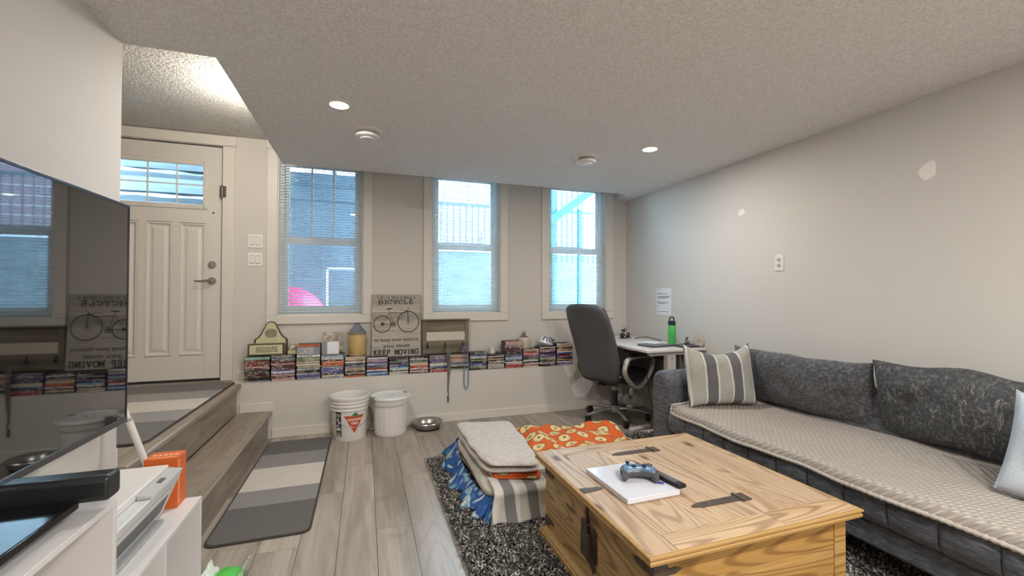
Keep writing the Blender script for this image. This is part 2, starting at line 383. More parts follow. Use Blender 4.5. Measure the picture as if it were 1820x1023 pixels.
def blind(x0, x1, z0, z1, label, tilt):
    global slat_me
    t = thing('window_blind', label, 'blind', ((x0+x1)/2, D2+.03, z0+.02), 0, 'white mini blinds in the windows')
    w = (x1-x0)/2-.012; H = z1-z0-.02
    mk('head_rail', G().box(-w, w, -.014, .014, H-.03, H-.002), M['slat'], t)
    mk('bottom_rail', G().box(-w, w, -.012, .012, 0, .014), M['slat'], t, bevel=.003)
    g = G(); n = 4; prof = [(-.0125+.025*k/n, .0022*(1-(2*k/n-1)**2)) for k in range(n+1)]
    v = [(s*w, p, q) for s in (-1, 1) for p, q in prof]; f = [(k, k+1, n+2+k, n+1+k) for k in range(n)]
    g.add(v, f); zz = .034; s0 = None
    while zz < H-.035:
        if s0 is None: s0 = mk('slat', g, M['slat'], t, (0, 0, zz), (tilt, 0, 0), smooth=True)
        else: dup(s0, t, (0, 0, zz), (tilt+random.uniform(-.008, .008), 0, 0))
        zz += .0252
    for f in (-.72, .05, .72):
        mk('cord', G().box(f*w-.0012, f*w+.0012, -.0145, -.0135, .01, H-.02), M['slat'], t)
    return t
blind(*wins[0][1:3], 1.058, WT-.002, 'white mini blind in the window nearest the door', .34)
blind(*wins[1][1:3], 1.058, WT-.002, 'white mini blind in the middle window above the wooden hook rack', .24)
blind(*wins[2][1:3], 1.058, WT-.002, 'white mini blind in the right window behind the office chair', .20)
# ------------------------------------------------------------------ door
dj = G().box(-2.118, -2.108, D2, D2+.15, ZL, 2.56).box(-1.206, -1.200, D2+.05, D2+.15, ZL, 2.56).box(-2.118, -1.2, D2+.05, D2+.15, 2.553, 2.562)
door = struct('door_1', dj, M['trim'])
cs = G().box(-1.198, -1.105, D2-.02, D2, ZL+.001, 2.562).box(-2.21, -2.12, D2-.02, D2, ZL+.001, 2.562)
mk('casing', cs, M['trim'], door, bevel=.003)
mk('casing_head', G().box(-2.22, -1.093, D2-.024, D2, 2.565, 2.652), M['trim'], door, bevel=.003)
DX0, DX1, DZ0, DZ1 = -2.106, -1.2075, ZL+.02, 2.551
dy0, dy1 = D2+.006, D2+.05
lx0, lx1, lz0, lz1 = -1.965, -1.337, 2.02, 2.39
g = G().box(DX0, lx0, dy0, dy1, 1.87, DZ1).box(lx1, DX1, dy0, dy1, 1.87, DZ1).box(lx0, lx1, dy0, dy1, lz1, DZ1).box(lx0, lx1, dy0, dy1, 1.87, lz0)
panels = [(-1.99, -1.815), (-1.758, -1.573), (-1.516, -1.329)]
g.box(DX0, -1.99, dy0, dy1, DZ0, 1.8699).box(-1.329, DX1, dy0, dy1, DZ0, 1.8699).box(-1.989, -1.33, dy0+.013, dy1, DZ0, 1.8698)
# stiles/rails around recessed panels
xs = [lx0]+[q for p in panels for q in p]+[lx1]
g.box(-1.989, -1.33, dy0, dy0+.012, DZ0, .715).box(-1.815, -1.758, dy0, dy0+.012, .715, 1.87).box(-1.573, -1.516, dy0, dy0+.012, .715, 1.87)
leaf = mk('door_leaf', g, M['door'], door)
mk('threshold', G().box(-2.118, -1.2, D2-.0005, D2+.17, ZL-.05, ZL+.004), M['greyp'], door)
for a, b in panels:
    z0, z1 = .72, 1.865; p = G()
    def ring(m, y): return [(a+m, y, z0+m), (b-m, y, z0+m), (b-m, y, z1-m), (a+m, y, z1-m)]
    seq = [(0.0, dy0-.003), (.012, dy0-.003), (.02, dy0+.011), (.034, dy0+.011), (.055, dy0+.003)]
    vs = []; fs = []
    for m, y in seq: vs += ring(m, y)
    for j in range(len(seq)-1):
        for k in range(4): fs.append((j*4+k, j*4+(k+1) % 4, (j+1)*4+(k+1) % 4, (j+1)*4+k))
    q = (len(seq)-1)*4; fs.append((q, q+1, q+2, q+3)); p.add(vs, fs); mk('door_panel', p, M['door'], door)
lf = G(); e = .028
lf.box(lx0-e, lx0+.012, dy0-.01, dy0+.02, lz0-e, lz1+e).box(lx1-.012, lx1+e, dy0-.01, dy0+.02, lz0-e, lz1+e).box(lx0, lx1, dy0-.01, dy0+.02, lz0-e, lz0+.012).box(lx0, lx1, dy0-.01, dy0+.02, lz1-.012, lz1+e)
mk('lite_frame', lf, M['door'], door, bevel=.004)
mk('pane', G().box(lx0, lx1, dy0+.018, dy0+.024, lz0, lz1), M['glass'], door)
for f in (1/3, 2/3): mk('muntin', G().box(lx0+(lx1-lx0)*f-.005, lx0+(lx1-lx0)*f+.005, dy0+.006, dy0+.017, lz0, lz1), M['whitep'], door)
mk('muntin', G().box(lx0, lx1, dy0+.0065, dy0+.0175, 2.2, 2.21), M['whitep'], door)
mk('door_sweep', G().box(DX0, DX1, dy0-.004, dy1, ZL+.001, ZL+.026), plain('sweep', '#2b2620', .8), door)
mk('edge_gap', G().box(-1.2074, -1.2062, D2+.004, D2+.04, ZL, 2.553).box(DX0, -1.2062, D2+.004, D2+.04, 2.5512, 2.5528), M['dark'], door)
hg = G().cyl((-1.198, D2-.026, 2.10), (-1.198, D2-.026, 2.21), .010, n=10).box(-1.215, -1.168, D2-.023, D2-.019, 2.105, 2.205)
mk('hinge', hg, plain('hinge_dark', '#6d6861', .35, .7), door, smooth=True)
dbt = G().cyl((-1.275, dy0-.001, 1.508), (-1.275, dy0-.016, 1.508), .032, .028, 20).cyl((-1.275, dy0-.016, 1.508), (-1.275, dy0-.024, 1.508), .012, n=12).box(-1.278, -1.272, dy0-.036, dy0-.02, 1.49, 1.526)
mk('deadbolt', dbt, M['steel'], door, smooth=30)
hd = G().cyl((-1.275, dy0-.001, 1.366), (-1.275, dy0-.014, 1.366), .034, .03, 20).cyl((-1.275, dy0-.014, 1.366), (-1.275, dy0-.05, 1.366), .011, n=12).tube([(-1.265, dy0-.05, 1.368), (-1.30, dy0-.052, 1.366), (-1.35, dy0-.05, 1.36), (-1.395, dy0-.046, 1.362)], [.011, .011, .009, .007], 10, sq=.7)
mk('handle', hd, M['steel'], door, smooth=30)
mk('peephole', G().cyl((-1.27, dy0-.002, 1.966), (-1.27, dy0+.002, 1.966), .008, n=12), M['dark'], door)
# switches, outlet
def plate(name, label, x, z, w, h):
    t = thing(name, label, 'light switch', (x, D2, z), 0, 'light switch plates by the door')
    mk('plate', G().box(-w/2, w/2, -.007, 0, -h/2, h/2), plain('plate_white', '#ece9e4', .35), t, bevel=.002)
    for s in (-.024, .024):
        mk('rocker', G().prism([(-.0055, -.034), (-.013, -.034), (-.008, .034), (-.0055, .034)], s-.016, s+.016, 'yz'), M['whitep'], t, bevel=.001)
        mk('rocker_gap_shade', G().box(s-.018, s+.018, -.0076, -.0068, -.038, .037), plain('gap_shade_grey', '#8d8881', .6), t)  # grey sheet paints the shadow line round each rocker
plate('light_switch', 'upper of two white double rocker switches beside the front door', -.942, 1.730, .115, .122)
plate('light_switch', 'lower of two white double rocker switches beside the front door', -.942, 1.563, .115, .122)
ot = thing('wall_outlet', 'white duplex outlet on the right wall above the sofa', 'outlet', (XR, 2.433, 1.493))
mk('plate', G().box(-.006, 0, -.037, .037, -.062, .062), M['whitep'], ot, bevel=.002)
for s in (-.022, .022):
    mk('socket', G().lathe([(.015, 0), (.015, .003)], 16, T=Matrix.Translation((-.006, 0, s)) @ Matrix.Rotation(-PI/2, 4, 'Y')), plain('socket', '#bdb8b2', .5), ot)
    mk('slot', G().box(-.0105, -.009, -.007, -.005, s-.004, s+.005).box(-.0105, -.009, .005, .007, s-.004, s+.005).box(-.0105, -.009, -.0015, .0015, s-.011, s-.007), M['dark'], ot)
# ------------------------------------------------------------------ ceiling lights and vents
def pot(x, y, label, W=POT_W):
    t = thing('pot_light', label, 'ceiling light', (x, y, ZC), 0, 'recessed pot lights in the ceiling')
    mk('trim_ring', G().lathe([(.053, -.002), (.053, -.008), (.058, -.009), (.070, -.004), (.072, 0), (.053, 0)], 32), M['whitep'], t, smooth=40)
    mk('lens', G().lathe([(.001, -.006), (.054, -.006), (.054, -.001)], 32), M['lamp'], t, smooth=True)
    ld = bpy.data.lights.new('pot_lamp', 'AREA'); ld.shape = 'DISK'; ld.size = .085; ld.energy = W; ld.color = (1, .97, .93)
    lo = bpy.data.objects.new('pot_lamp', ld); COL.objects.link(lo); lo.parent = t; lo.location = (0, 0, -.012)
pot(-.148, 2.718, 'round recessed ceiling light on the left, nearer the door')
pot(2.061, 2.774, 'round recessed ceiling light on the right, nearer the sofa wall')
for (x, y, l) in ((1.0, -.3, 'added unseen ceiling light behind the viewer, near the television side'), (1.65, -.3, 'added unseen ceiling light behind the viewer, near the sofa side'), (.8, -1.7, 'added unseen ceiling light at the rear wall, television side'), (1.75, -1.7, 'added unseen ceiling light at the rear wall, sofa side')):
    pot(x, y, l, POT_R)  # unseen pots added behind the camera to brighten the room
def vent(x, y, label):
    t = thing('ceiling_vent', label, 'vent', (x, y, ZC), 0, 'round white ceiling vents')
    mk('rim', G().lathe([(.06, -.012), (.085, -.012), (.098, -.004), (.1, 0), (.06, 0)], 36), M['whitep'], t, smooth=40)
    mk('neck', G().lathe([(.056, 0), (.06, -.03), (.05, -.03)], 32), M['greyp'], t, smooth=40)
    mk('disc', G().lathe([(.001, -.052), (.06, -.052), (.076, -.046), (.08, -.034), (.07, -.028), (.001, -.028)], 36), M['whitep'], t, smooth=40)
    mk('center_cap', G().lathe([(.001, -.06), (.042, -.06), (.048, -.052), (.001, -.05)], 32), M['whitep'], t, smooth=30)
vent(.011, 3.10, 'round white ceiling vent on the left beside a pot light')
vent(1.70, 3.12, 'round white ceiling vent on the right in front of window')
# entry light tucked beside the dropped ceiling edge
t = thing('entry_light', 'small round flush light on the raised entry ceiling', 'ceiling light', (-.745, 3.35, ZE))
mk('base', G().lathe([(.001, -.02), (.06, -.02), (.062, 0), (.001, 0)], 28), M['whitep'], t, smooth=30)
mk('dome', G().lathe([(.001, -.045), (.03, -.042), (.05, -.03), (.056, -.02), (.001, -.02)], 28), M['lamp'], t, smooth=40)
ld = bpy.data.lights.new('entry_lamp', 'POINT'); ld.energy = ENTRY_W; ld.color = (1, .93, .82); ld.shadow_soft_size = .03
lo = bpy.data.objects.new('entry_lamp', ld); COL.objects.link(lo); lo.parent = t; lo.location = (-.0, 0, -.085)
# ------------------------------------------------------------------ outdoors
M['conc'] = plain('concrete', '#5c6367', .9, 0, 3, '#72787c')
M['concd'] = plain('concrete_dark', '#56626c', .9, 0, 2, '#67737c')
M['snow'] = plain('snow', '#e8eef2', .8)
M['teal'] = plain('teal_metal', '#22525a', .5, .2)
M['rail'] = plain('dark_rail', '#3a4248', .5)
struct('outdoor_ground', G().box(-8, 9, D2+.16, 16, .30, .44), M['snow'])
rw = thing('retaining_wall', 'pale concrete retaining wall outside the middle and right windows', 'wall', (2.4, 6.5, .44))
mk('wall_slab', G().box(-2.2, 4.5, 0, .25, 0, 1.46), M['conc'], rw)
mk('snow_cap', G().box(-2.2, 4.5, -.02, .27, 1.46, 1.53), M['snow'], rw, bevel=.02)
rl = thing('railing', 'dark outdoor railing of thin vertical bars above the retaining wall', 'railing', (.2, 6.62, 1.97))
mk('top_rail', G().box(0, 2.3, -.02, .02, .66, .70), M['rail'], rl)
mk('bottom_rail', G().box(0, 2.3, -.015, .015, .04, .07), M['rail'], rl)
b0 = None
for k in range(24):
    if b0 is None: b0 = mk('baluster', G().box(-.007, .007, -.007, .007, .05, .67), M['rail'], rl, (.01, 0, 0))
    else: dup(b0, rl, (.01+k*.099, 0, 0))
mk('post', G().box(.62, .67, -.03, .03, 0, .72), M['rail'], rl)
ms = thing('metal_staircase', 'teal painted metal outdoor staircase beyond the right window', 'stairs', (2.55, 5.95, .44))
mk('post', G().box(.10, .17, 0, .07, 0, 2.9), M['teal'], ms); mk('post', G().box(.56, .61, 0, .05, 0, 2.12), M['teal'], ms)
sg = G().prism([(-.5, 1.433), (-.5, 1.573), (1.1, 2.72), (1.1, 2.58)], -.06, -.01, 'xz'); mk('stringer', sg, M['teal'], ms)
mk('rail_bar', G().box(-.1, 1.1, .01, .03, 2.06, 2.085), M['teal'], ms)
for k in range(12): mk('baluster', G().box(-.08+k*.09, -.07+k*.09, .012, .024, 1.3, 2.9), M['teal'], ms)
nh = thing('neighbour_house', 'pale pink sided neighbouring house seen past the outdoor railing', 'house', (2.5, 14, .44))
M['siding'] = plain('siding', '#5f4b50', .8)
mk('wall', G().box(-4.2, 5, 0, 1, 0, 2.6), M['siding'], nh)
for k in range(18): mk('siding_board', G().prism([(0, k*.25), (-.03, k*.25), (-.008, k*.25+.245), (0, k*.25+.245)], -4.2, 5, 'yz'), M['siding'], nh)
for x in (-2.9, -.9, 1.2): mk('window', G().box(x, x+.8, -.06, 0, 1.9, 2.9), plain('far_window', '#5d7788', .2), nh)
uw = thing('foundation_wall', 'dark shaded concrete wall outside the left window', 'wall', (-1, 6.0, .44))
mk('wall_slab', G().box(-1.2, 1.15, 0, .2, 0, 2.35), M['concd'], uw)
mk('board', G().box(-1.2, 1.15, -.03, 0, 2.0, 2.16), M['concd'], uw)
wd = thing('deck_roof', 'dark underside of a deck sheltering the left window', 'deck', (-1.2, D2+.17, 2.95))
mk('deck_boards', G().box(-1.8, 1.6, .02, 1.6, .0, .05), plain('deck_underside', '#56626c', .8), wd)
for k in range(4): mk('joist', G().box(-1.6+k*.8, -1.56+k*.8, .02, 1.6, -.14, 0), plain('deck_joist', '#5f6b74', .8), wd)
fp = thing('folding_rack', 'thin white post stand outside the left window', 'stand', (-.42, 5.55, .44))
mk('post', G().box(-.012, .012, -.012, .012, 0, 1.12), M['vinyl'], fp)
mk('arm', G().box(-.012, .42, -.012, .012, 1.10, 1.125), M['vinyl'], fp)
ball = G(); ball.lathe([(.45*math.sin(PI*k/16)+.0001, -.45*math.cos(PI*k/16)) for k in range(17)], 40)
bo = mk('exercise_ball', ball, plain('pink_red_vinyl', '#d2446f', .5), loc=(-.82, 5.30, .891), smooth=60); setp(bo, 'large pinkish red ball outside behind the left window blind', 'ball')
os_ = thing('outdoor_steps', 'snow covered grey wooden steps seen through the door glass', 'stairs', (-2.6, 5.15, .44))
M['greyb'] = wood('weathered_board', 'x', [(.3, '#8b9297'), (.7, '#a8aeb1')], .8, 12)
for k in range(4):
    z = 1.42+k*.285; y = .05+k*.16
    mk('tread', G().box(-.9, 1.25, y, y+.28, z-.10, z+.05), M['greyb'], os_)
    mk('riser', G().box(-.9, 1.25, y+.24, y+.27, z+.05, z+.185), M['greyb'], os_)
    sn = G(); sn.grid(lambda u, v, y=y, z=z: (-.9+2.15*u, y-.01+.26*v, z+.05+(.10+.025*noise.noise(Vector((u*9, v*2, k))))*math.sin(PI*min(1, max(0, .08+v)))**.5), 40, 6)
    mk('snow', sn, M['snow'], os_, smooth=True)
for x in (-.85, 1.2): mk('stringer', G().prism([(-.05, 1.3), (.05, 1.3), (.95, 2.3), (.95, 2.5)], x, x+.04, 'yz'), M['greyb'], os_)
mk('post', G().box(1.2, 1.28, .9, .98, 0, 2.4), M['greyb'], os_); mk('post', G().box(-.9, -.82, .9, .98, 0, 2.4), M['greyb'], os_)

# ------------------------------------------------------------------ DVD stacks on the ledge
t = NT('dvd_spine'); oi = t.n('ObjectInfo'); v = t.coord((60, 1, 240)); n1 = t.noise(v, 1.0, 2, .5)
msk = t.ramp(n1, [(.50, '#000000'), (.58, '#ffffff')]); v3 = t.coord((9, 1, 1)); n3 = t.noise(v3, 1.0, 1)
zone = t.ramp(n3, [(.47, '#000000'), (.52, '#ffffff')]); m2 = t.mix(zone, lin('#000000'), msk)
hs = t.n('HueSaturation'); hs.inputs['Value'].default_value = 1.0; t.l(oi.outputs['Color'], hs.inputs['Color'])
cc = t.mix(m2, hs.outputs[0], lin('#d8d2c8')); v4 = t.coord((14, 1, 3)); n4 = t.noise(v4, 1.0, 2)
cc = t.mix(t.ramp(n4, [(.55, '#000000'), (.62, '#aaaaaa')]), cc, lin('#4a3a3c')); t.col(cc); M['spine'] = t.done(.35)
M['case'] = plain('dvd_case', '#2b2a2c', .4)
DC_ = {'K': ('#2c2725', 'black'), 'N': ('#4d3a35', 'dark brown'), 'M': ('#6b3538', 'maroon'), 'R': ('#aa403e', 'red'), 'P': ('#cda69c', 'pale pink'),
 'L': ('#a5c2d4', 'light blue'), 'B': ('#465a9c', 'blue'), 'V': ('#6a5a96', 'violet'), 'T': ('#8aaba0', 'pale teal'), 'G': ('#76855f', 'olive green'),
 'C': ('#d3ccb4', 'cream'), 'W': ('#dededc', 'white'), 'O': ('#d36b3a', 'orange'), 'S': ('#868a94', 'grey'), 'Y': ('#bb9d7e', 'tan'), 'A': ('#70b5ba', 'aqua'), 'D': ('#38564f', 'dark green')}
edges = [-.98, -.778, -.574, -.371, -.172, .015, .222, .41, .597, .800, 1.003, 1.191, 1.379, 1.577, 1.763, 1.959, 2.165]
tops = [.705, .712, .80, .70, .672, .655, .64, .64, .65, .65, .66, .632, .762, .675, .69, .72]
stk = ['LKNNMNKNMPRNRMt', 'PPNPVWBMNMPMNSd', 'SVSKSCCYgW2O', 'SCKBVBSOOOMWLS', 'OKYKCYSKVWYCP', 'BLBWRKVLVPSW', 'CWKWABVKSKN', 'KWRWROCPGDWK', 'RRKBWCKVSVS',
       'WGKCSVPPRYP', 'KGSBBKGDWSBK', 'SCWPKCKYNWK', 'RRPWKBLBSkKMkPPP', 'PRWKWGKVRPRYP', 'KSWKGWSVVKVPKP', 'VBWKYKVRKBWOYKPYC']
THK = {'t': 'T', 'd': 'D', 'g': 'G', '2': 'S', 'k': 'K'}; TW = {'t': 2.0, 'd': 2.0, 'g': 1.8, '2': 3.6, 'k': 1.7}
ordn = ['first', 'second', 'third', 'fourth', 'fifth', 'sixth', 'seventh', 'eighth', 'ninth', 'tenth', 'eleventh', 'twelfth', 'thirteenth', 'fourteenth', 'fifteenth', 'sixteenth', 'seventeenth', 'eighteenth']
dv = {}
def dvd_mesh(w, h, d=.134):
    key = (round(w, 4), round(h, 4))
    if key not in dv:
        g = G(); x = w/2; v = [(sx, sy, sz) for sz in (.0006, h-.0004) for sy in (0, d) for sx in (-x, x)]
        # spine face slightly framed by the case shell
        g.box(-x, x, .0008, d, .0006, h-.0004, 1); e = .0022 if h < .02 else .003; g.box(-x+.003, x-.003, -.0006, .0009, .0004+e*.5, h-e*.5, 0)
        o = mk('dvd_case', g, [M['spine'], M['case']]); dv[key] = o; return o, True
    return dv[key], False
first_used = {}
for si, (code, top) in enumerate(zip(stk, tops)):
    tot = sum(TW.get(c, 1) for c in code); u = (top-ZL-.001)/tot; z = ZL+.0008; w = edges[si+1]-edges[si]-.008
    for k, c in enumerate(code):
        h = u*TW.get(c, 1); proto, fresh = dvd_mesh(w if w < .195 else .19, h)
        cx = (edges[si]+edges[si+1])/2+random.uniform(-.004, .004); cy = 4.264+random.uniform(-.006, .008)
        o = proto if fresh else dup(proto)
        o.location = (cx, cy, z); o.rotation_euler = (0, 0, random.uniform(-.015, .015))
        hexc, nm = DC_[THK.get(c, c)]; col = lin(hexc); j = random.uniform(.85, 1.12); o.color = (col[0]*j, col[1]*j, col[2]*j, 1)
        pos = 'bottommost' if k == 0 else ('topmost' if k == len(code)-1 else ordn[k]+' from the bottom')
        thick = 'thick ' if c in TW else ''
        setp(o, f"{thick}{nm} disc case, {pos} in the {ordn[si]} stack from the left", 'disc case', 'disc cases stacked on the window ledge')
        z += h
# ------------------------------------------------------------------ things on the stacks
pl = thing('plaque', 'cream bell-topped wooden plaque with dark brown edge on the leftmost stacks', 'plaque', (-.805, 4.27, .7135))
M['plaq_f'] = plain('plaque_face', '#cfcba8', .6, 0, 20, '#bdb894'); M['plaq_e'] = plain('plaque_edge', '#4a3f30', .6)
M['plaq_s'] = plain('plaque_side', '#8f8768', .7)
bell = [(-.135, 0)]
pts = [(-.135, .125), (-.128, .135), (-.105, .15), (-.085, .175), (-.07, .205), (-.062, .225), (-.055, .232), (-.052, .24)]
arc = [(.048*math.cos(a), .243+.048*math.sin(a)) for a in [PI-PI*k/12 for k in range(13)]]
right = [(-x, z) for x, z in reversed(pts)]
outl = [(-.135, 0)]+pts+arc+right+[(.135, 0)]
T0 = Matrix.Translation((.012, 0, 0))
mk('back_panel', G().prism([(x, z) for x, z in outl], .105, .12, 'xz', T=T0), M['plaq_e'], pl)
inn = [(x*.88, z*.955+.004) for x, z in outl]
mk('back_face', G().prism(inn, .1035, .106, 'xz', T=T0), M['plaq_f'], pl)
mk('box', G().box(-.145, .135, .012, .104, 0, .098), M['plaq_s'], pl)
mk('front_board', G().box(-.148, .135, 0, .012, 0, .102), M['plaq_e'], pl)
mk('front_face', G().box(-.134, .121, -.001, .002, .012, .092), M['plaq_f'], pl)
g = G(); g.lathe([(.001, 0), (.040, 0), (.040, .001), (.001, .001)], 24, T=Matrix.Translation((.012, .103, .185)) @ Matrix.Rotation(PI/2, 4, 'X') @ Matrix.Scale(1.25, 4, (1, 0, 0)))
mk('round_print', g, plain('print_grey', '#6d6a58', .8, 0, 60, '#a19d80'), pl)
g = G(); random.seed(3)
for r in range(4):
    x = -.085
    while x < .075:
        w = random.uniform(.008, .022); g.box(x, min(x+w, .085), -.0015, 0, .068-r*.013, .074-r*.013); x += w+.004
mk('lettering', g, M['ink'], pl)
ow = G(); ow.lathe([(.001, 0), (.03, .002), (.034, .02), (.03, .036), (.02, .044), (.022, .052), (.019, .062), (.001, .068)], 20)
for s in (-1, 1): ow.cyl((s*.013, 0, .06), (s*.016, 0, .074), .006, .001, 8)
setp(mk('ornament', ow, plain('ceramic_brown', '#8b7466', .5, 0, 60, '#d6cbbb'), loc=(-.612, 4.33, .748), smooth=40), 'small brown and cream owl-like ornament beside the plaque', 'ornament')
bx = G().box(-.035, .035, -.03, .03, 0, .034); setp(mk('trinket_box', bx, plain('cream_box', '#c9bd97', .6), loc=(-.612, 4.33, .713), bevel=.003), 'small cream box under the owl-like ornament', 'box')
ph = thing('photo_print', 'brown and cream photo of a dog standing behind the white card box', 'photo', (-.275, 4.41, .705))
mk('photo_card', G().box(-.085, .085, 0, .004, 0, .185), plain('photo_tone', '#4a3d37', .4, 0, 16, '#ddd0bf'), ph)
cb = thing('card_box', 'white card box with a grey side in front of the photo', 'box', (-.285, 4.33, .7015))
mk('box_body', G().box(-.035, .065, -.05, .05, 0, .105), M['paper'], cb, bevel=.001); mk('grey_side', G().box(-.080, -.0355, -.05, .05, 0, .105), plain('grey_card', '#8d8f96', .6), cb)
ln = thing('jar_lantern', 'tan glass lantern jar with a grey cone roof', 'lantern', (-.063, 4.352, .674))
M['amber'] = plain('amber_jar', '#c9ab72', .3, 0, 8, '#b39257')
mk('jar', G().lathe([(.001, 0), (.076, 0), (.079, .006), (.079, .2), (.074, .212), (.001, .212)], 32), M['amber'], ln, smooth=40)
mk('rim', G().lathe([(.081, .2), (.087, .204), (.087, .216), (.081, .22), (.001, .22)], 32), plain('zinc_rim', '#8b8c80', .4, .4), ln, smooth=40)
mk('roof', G().lathe([(.083, .217), (.070, .228), (.045, .26), (.022, .294), (.001, .296)], 32), plain('zinc', '#7c838a', .4, .4), ln, smooth=40)
mk('finial', G().lathe([(.018, .292), (.02, .304), (.001, .308)], 20), plain('zinc_d', '#5f656b', .4, .4), ln, smooth=40)
mk('base_ring', G().lathe([(.001, -.001), (.082, -.001), (.084, .012), (.08, .018)], 32), plain('zinc_base', '#a58f66', .4, .2), ln, smooth=40)
# bicycle sign
bs = thing('bicycle_sign', 'weathered plank sign with a bicycle drawing and lettering', 'sign', (.301, 4.372, .6425)); bs.rotation_euler = (-.085, 0, 0)
SW, SH = .462, .605
M['signw'] = wood('sign_board', 'x', [(.3, '#a39c90'), (.5, '#bab3a6'), (.7, '#cfc8ba')], .8, 14, .16, .2)
for k in range(7): mk('board', G().box(-SW/2, SW/2, 0, .012, k*SH/7+.0006, (k+1)*SH/7-.0006), M['signw'], bs)
mk('edge_strip', G().box(-SW/2-.003, -SW/2, -.001, .014, 0, SH).box(SW/2, SW/2+.003, -.001, .014, 0, SH), plain('sign_edge', '#5b544b', .8), bs)
M['print'] = plain('sign_print', '#3a342f', .85)
def put_text(parent, s, size, x, z, y=-.0008, mat=None, sx=1, bold=0, name='lettering', T=None):
    v, f = text_geo(s, size, .0003, bold=bold)
    g = G(); g.add(v, f, T=Matrix.Translation((x, y, z)) @ FRONT @ Matrix.Diagonal((sx, 1, 1, 1)))
    return mk(name, g, mat or M['print'], parent)
# slab serif strokes
FONT = {'B': [((0,0),(0,1)),((0,1),(.5,1)),((.5,1),(.62,.87)),((.62,.87),(.62,.65)),((.62,.65),(.5,.53)),((0,.53),(.52,.53)),((.52,.53),(.68,.4)),((.68,.4),(.68,.14)),((.68,.14),(.54,0)),((.54,0),(0,0))],
 'I': [((.2,0),(.2,1)),((0,0),(.4,0)),((0,1),(.4,1))],
 'C': [((.7,.78),(.5,1)),((.5,1),(.22,1)),((.22,1),(0,.75)),((0,.75),(0,.25)),((0,.25),(.22,0)),((.22,0),(.5,0)),((.5,0),(.7,.2)),((.7,.72),(.7,1))],
 'Y': [((0,1),(.38,.5)),((.76,1),(.38,.5)),((.38,.5),(.38,0)),((.2,0),(.56,0)),((-.1,1),(.14,1)),((.62,1),(.86,1))],
 'L': [((.12,0),(.12,1)),((0,1),(.3,1)),((0,0),(.62,0)),((.62,0),(.62,.25))],
 'E': [((.12,0),(.12,1)),((0,1),(.62,1)),((.62,1),(.62,.78)),((.12,.52),(.48,.52)),((.48,.42),(.48,.62)),((0,0),(.66,0)),((.66,0),(.66,.24))],
 'K': [((.12,0),(.12,1)),((0,0),(.26,0)),((0,1),(.26,1)),((.12,.4),(.64,1)),((.3,.6),(.7,0)),((.52,1),(.76,1)),((.58,0),(.84,0))],
 'P': [((.12,0),(.12,1)),((0,0),(.3,0)),((0,1),(.5,1)),((.5,1),(.66,.86)),((.66,.86),(.66,.6)),((.66,.6),(.5,.46)),((.5,.46),(.12,.46))],
 'M': [((.12,0),(.12,1)),((0,0),(.28,0)),((0,1),(.14,1)),((.12,1),(.46,.3)),((.46,.3),(.8,1)),((.8,1),(.8,0)),((.66,0),(.94,0)),((.78,1),(.94,1))],
 'O': [((.24,1),(.5,1)),((.5,1),(.74,.75)),((.74,.75),(.74,.25)),((.74,.25),(.5,0)),((.5,0),(.24,0)),((.24,0),(0,.25)),((0,.25),(0,.75)),((0,.75),(.24,1))],
 'V': [((.05,1),(.4,0)),((.75,1),(.4,0)),((-.06,1),(.2,1)),((.6,1),(.86,1))],
 'N': [((.12,0),(.12,1)),((0,0),(.26,0)),((0,1),(.14,1)),((.12,1),(.7,0)),((.7,0),(.7,1)),((.56,1),(.84,1))],
 'G': [((.7,.78),(.5,1)),((.5,1),(.22,1)),((.22,1),(0,.75)),((0,.75),(0,.25)),((0,.25),(.22,0)),((.22,0),(.5,0)),((.5,0),(.7,.15)),((.7,.15),(.7,.45)),((.5,.45),(.82,.45)),((.7,.75),(.7,1))]}
def slab(parent, s, x0, x1, z, h, th):
    adv = []; 
    for c in s: adv.append(.5 if c == ' ' else (.4 if c == 'I' else .8))
    tot = sum(adv)+.28*(len(s)-1); sx = (x1-x0)/tot; g = G(); x = x0; yy = -.0008
    for c, a in zip(s, adv):
        for k, ((ax, az), (bx_, bz)) in enumerate(FONT.get(c, [])):
            p = Vector((x+ax*sx, z+az*h)); q = Vector((x+bx_*sx, z+bz*h)); d = (q-p); 
            if d.length < 1e-6: continue
            d.normalize(); n = Vector((-d.y, d.x)); tt = th*(1.25 if abs(d.y) > .7 else .75)/2; p = p-d*tt*.6; q = q+d*tt*.6
            y_ = yy-.00004*k
            g.prism([tuple(p+n*tt), tuple(p-n*tt), tuple(q-n*tt), tuple(q+n*tt)], y_, .0004, 'xz')
        x += (a+.28)*sx
    return mk('lettering', g, M['print'], parent)
put_text(bs, 'Life is like riding a', .044, 0, .578, sx=1.15)
slab(bs, 'BICYCLE', -.165, .160, .512, .040, .0075)
put_text(bs, 'to keep your balance', .049, 0, .162, sx=1.0, bold=.0004)
put_text(bs, 'you must', .050, 0, .105, sx=1.35, bold=.0006)
slab(bs, 'KEEP', -.213, -.062, .018, .048, .0085); slab(bs, 'MOVING', -.02, .208, .018, .048, .0085)
g = G()
def ringf(cx, cz, r, th, n=40):
    v = []; 
    for k in range(n):
        a = 2*PI*k/n
        for rr, yy in ((r-th, -.0012), (r+th, -.0012)): v.append((cx+rr*math.cos(a), yy, cz+rr*math.sin(a)))
    f = [(2*k, 2*k+1, (2*k+3) % (2*n), (2*k+2) % (2*n)) for k in range(n)]
    g.add(v, f)
